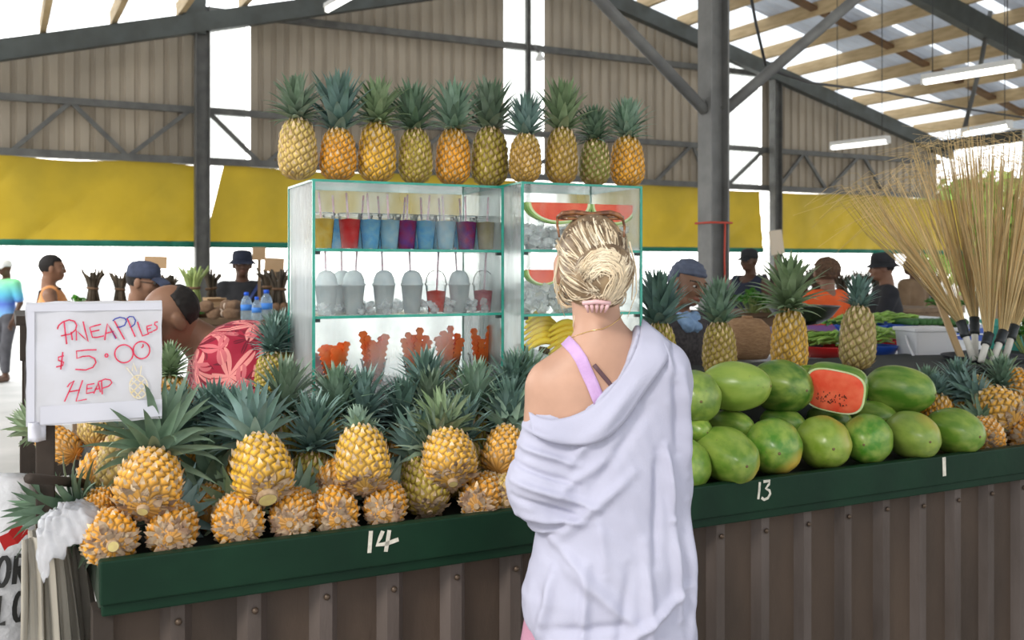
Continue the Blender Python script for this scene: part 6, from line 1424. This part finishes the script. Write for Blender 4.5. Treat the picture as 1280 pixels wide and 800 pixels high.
mb = MB(); mb.grid([[(x * q, y * q, z) for x, y in ((-.115, -.09), (.115, -.09), (.115, .09), (-.115, .09))] for q, z in ((.9, 0), (1, .135))], 0, True); mb.f.append((3, 2, 1, 0)); mb.m.append(0); mb.build('tub_body', m_whitep, r, smooth=False, bevel=.012)
MB().box((-.122, -.097, .130), (.122, .097, .150)).build('lid', m_whitep, r, smooth=False, bevel=.006); MB().tube([(-.124, -.02, .11), (-.14, -.07, .06), (-.135, -.10, .02), (-.12, -.10, .0)], .006, 8).build('handle', m_whitep, r)
tag(MB().bar(P(1205, 456, 4.62), P(1172, 372, 4.75), .03, .018, up=(0, 1, 0)).build('wooden_stick', mat('pale_wood', (.55, .38, .2)), smooth=False, bevel=.002), 'pale wooden stick leaning left of the brooms', 'stick')
boxy('teal_crate', 'teal plastic crate behind the broom handles', 'crate', 1275, 5.2, 1.06, (.26, .2, .13), TH, mat('teal_plastic', (.02, .30, .24), rough=.4))
# ---- brooms of palm ribs
m_rib = mat('palm_rib', (.86, .68, .36), (.74, .55, .26), 10, .6, rnd_island=.35, transl=.25); m_hand = mat('white_painted_stick', (.74, .72, .66), (.6, .57, .5), 12, .6); m_tape = mat('black_tape', (.02, .025, .028), rough=.45)
tb = thing('broom_tub', 'low dark grey tub holding the brooms at the right end of the counter', 'tub', onv(1232, 340, 3.02), TH); tb.location.z = ZL
MB().lathe([(.17, 0), (.185, .022), (.19, .025), (.185, .027), (.175, .022), (.165, .008), (.001, .007)], 32).build('tub_body', mat('dark_grey_rubber', (.07, .075, .085), (.05, .05, .06), 10, .7), tb)
BR = [((1217, 453), (1201, 402), (1100, 222), 62, 4.42, 'broom leaning furthest left, its ribs fanning over the tarpaulin'), ((1219, 450), (1218, 398), (1178, 182), 50, 4.50, 'upright broom second from the left with a curly top'), ((1226, 454), (1236, 418), (1228, 176), 46, 4.36, 'tallest upright broom in the middle of the tub'),
      ((1241, 454), (1254, 415), (1282, 192), 46, 4.38, 'broom leaning right, second from the picture edge'), ((1256, 450), (1268, 408), (1318, 220), 46, 4.48, 'broom leaning furthest right past the picture edge')]
for i, (b0, b1, tp, sp_, Y, lab) in enumerate(BR):
    p0, p1, pt = P(*b0, Y - .06), P(*b1, Y), P(*tp, Y + .10); p0.z = max(p0.z, ZL + .014); r = thing('broom', lab, 'broom', p0, 0, 'brooms in the grey tub'); a = p1 - p0; d = a.normalized(); t0 = a * .60; rr = random.Random(i)
    MB().tube([Vector((0, 0, 0)), t0, a * .8], [.014, .015, .015], 10).build('handle', m_hand, r)
    mb = MB(); mb.tube([t0, a * .70, a * .72, a * .84, a * .86, a * 1.02], [.021, .022, .020, .0225, .021, .022], 12); mb.build('black_binding', m_tape, r)
    T = pt - p0; sx_ = T.cross(Vector((0, 1, 0))).normalized(); sy_ = T.cross(sx_).normalized(); mb = MB(); spm = sp_ * Y / F
    for k in range(125):
        an, q = rr.uniform(0, 6.28), rr.random() ** .55; off = sx_ * math.cos(an) * q + sy_ * math.sin(an) * q * .8; ln = rr.uniform(.72, 1.06)
        e = a + (T - a) * ln + off * spm * ln; m1 = a.lerp(e, .4) + off * spm * .06 + Vector((0, 0, .01)); m2 = a.lerp(e, .75) + off * spm * .10; s0 = a * .98 + off * .017
        cu_ = rr.gauss(0, .06); c1 = e + sx_ * cu_ + Vector((0, 0, .015)); c2 = c1 + sx_ * cu_ * 1.2 + off * .05 + Vector((0, 0, rr.uniform(-.07, .02)))
        mb.tube([s0, m1, m2, e, c1, c2], [.0016, .0016, .0014, .0012, .0009, .0005], 4, cap=False)
    o = mb.build('ribs', m_rib, r); o['kind'] = 'stuff'
# ---- trees outside, beyond the open side of the hall
m_tleaf = mat('sunlit_tree_leaf', (.34, .50, .10), (.20, .36, .06), 3, .6, rnd_island=.4, transl=.4); m_bark = mat('tree_bark', (.22, .16, .11), rough=.9)
def tree(label, px, Y, h, rad, seed):
    p = gx(px, Y); r = thing('tree', label, 'tree', (p.x, p.y, -.03), 0, 'trees outside the hall'); rr = random.Random(seed)
    mb = MB(); mb.tube([(0, 0, 0), (.1, 0, h * .3), (0, .1, h * .55)], [.16, .12, .08], 10)
    for k in range(5): a = k * 1.26; mb.tube([(0, .05, h * .45), (math.cos(a) * rad * .5, math.sin(a) * rad * .5, h * .7)], [.07, .03], 7)
    mb.build('trunk', m_bark, r); mb = MB()
    for k in range(1500):
        d = Vector((rr.gauss(0, 1), rr.gauss(0, 1), rr.gauss(0, .9))).normalized() * rad * rr.random() ** .4; c = d + Vector((0, 0, h * .62)); n = Vector((rr.gauss(0, 1), rr.gauss(0, 1), rr.gauss(0, 1))).normalized(); u_ = n.orthogonal().normalized() * .20; v_ = n.cross(u_) * .6
        mb.add([c - u_, c + v_, c + u_, c - v_], [(0, 1, 2, 3)])
    mb.build('foliage', m_tleaf, r, smooth=False)
tree('sunlit tree outside the hall right behind the brooms', 1240, 27, 3.9, 1.7, 1); tree('second sunlit tree outside at the far right', 1390, 26, 3.9, 1.7, 2); tree('distant tree outside between the brooms and the right wall end', 1200, 34, 4.6, 1.8, 3)
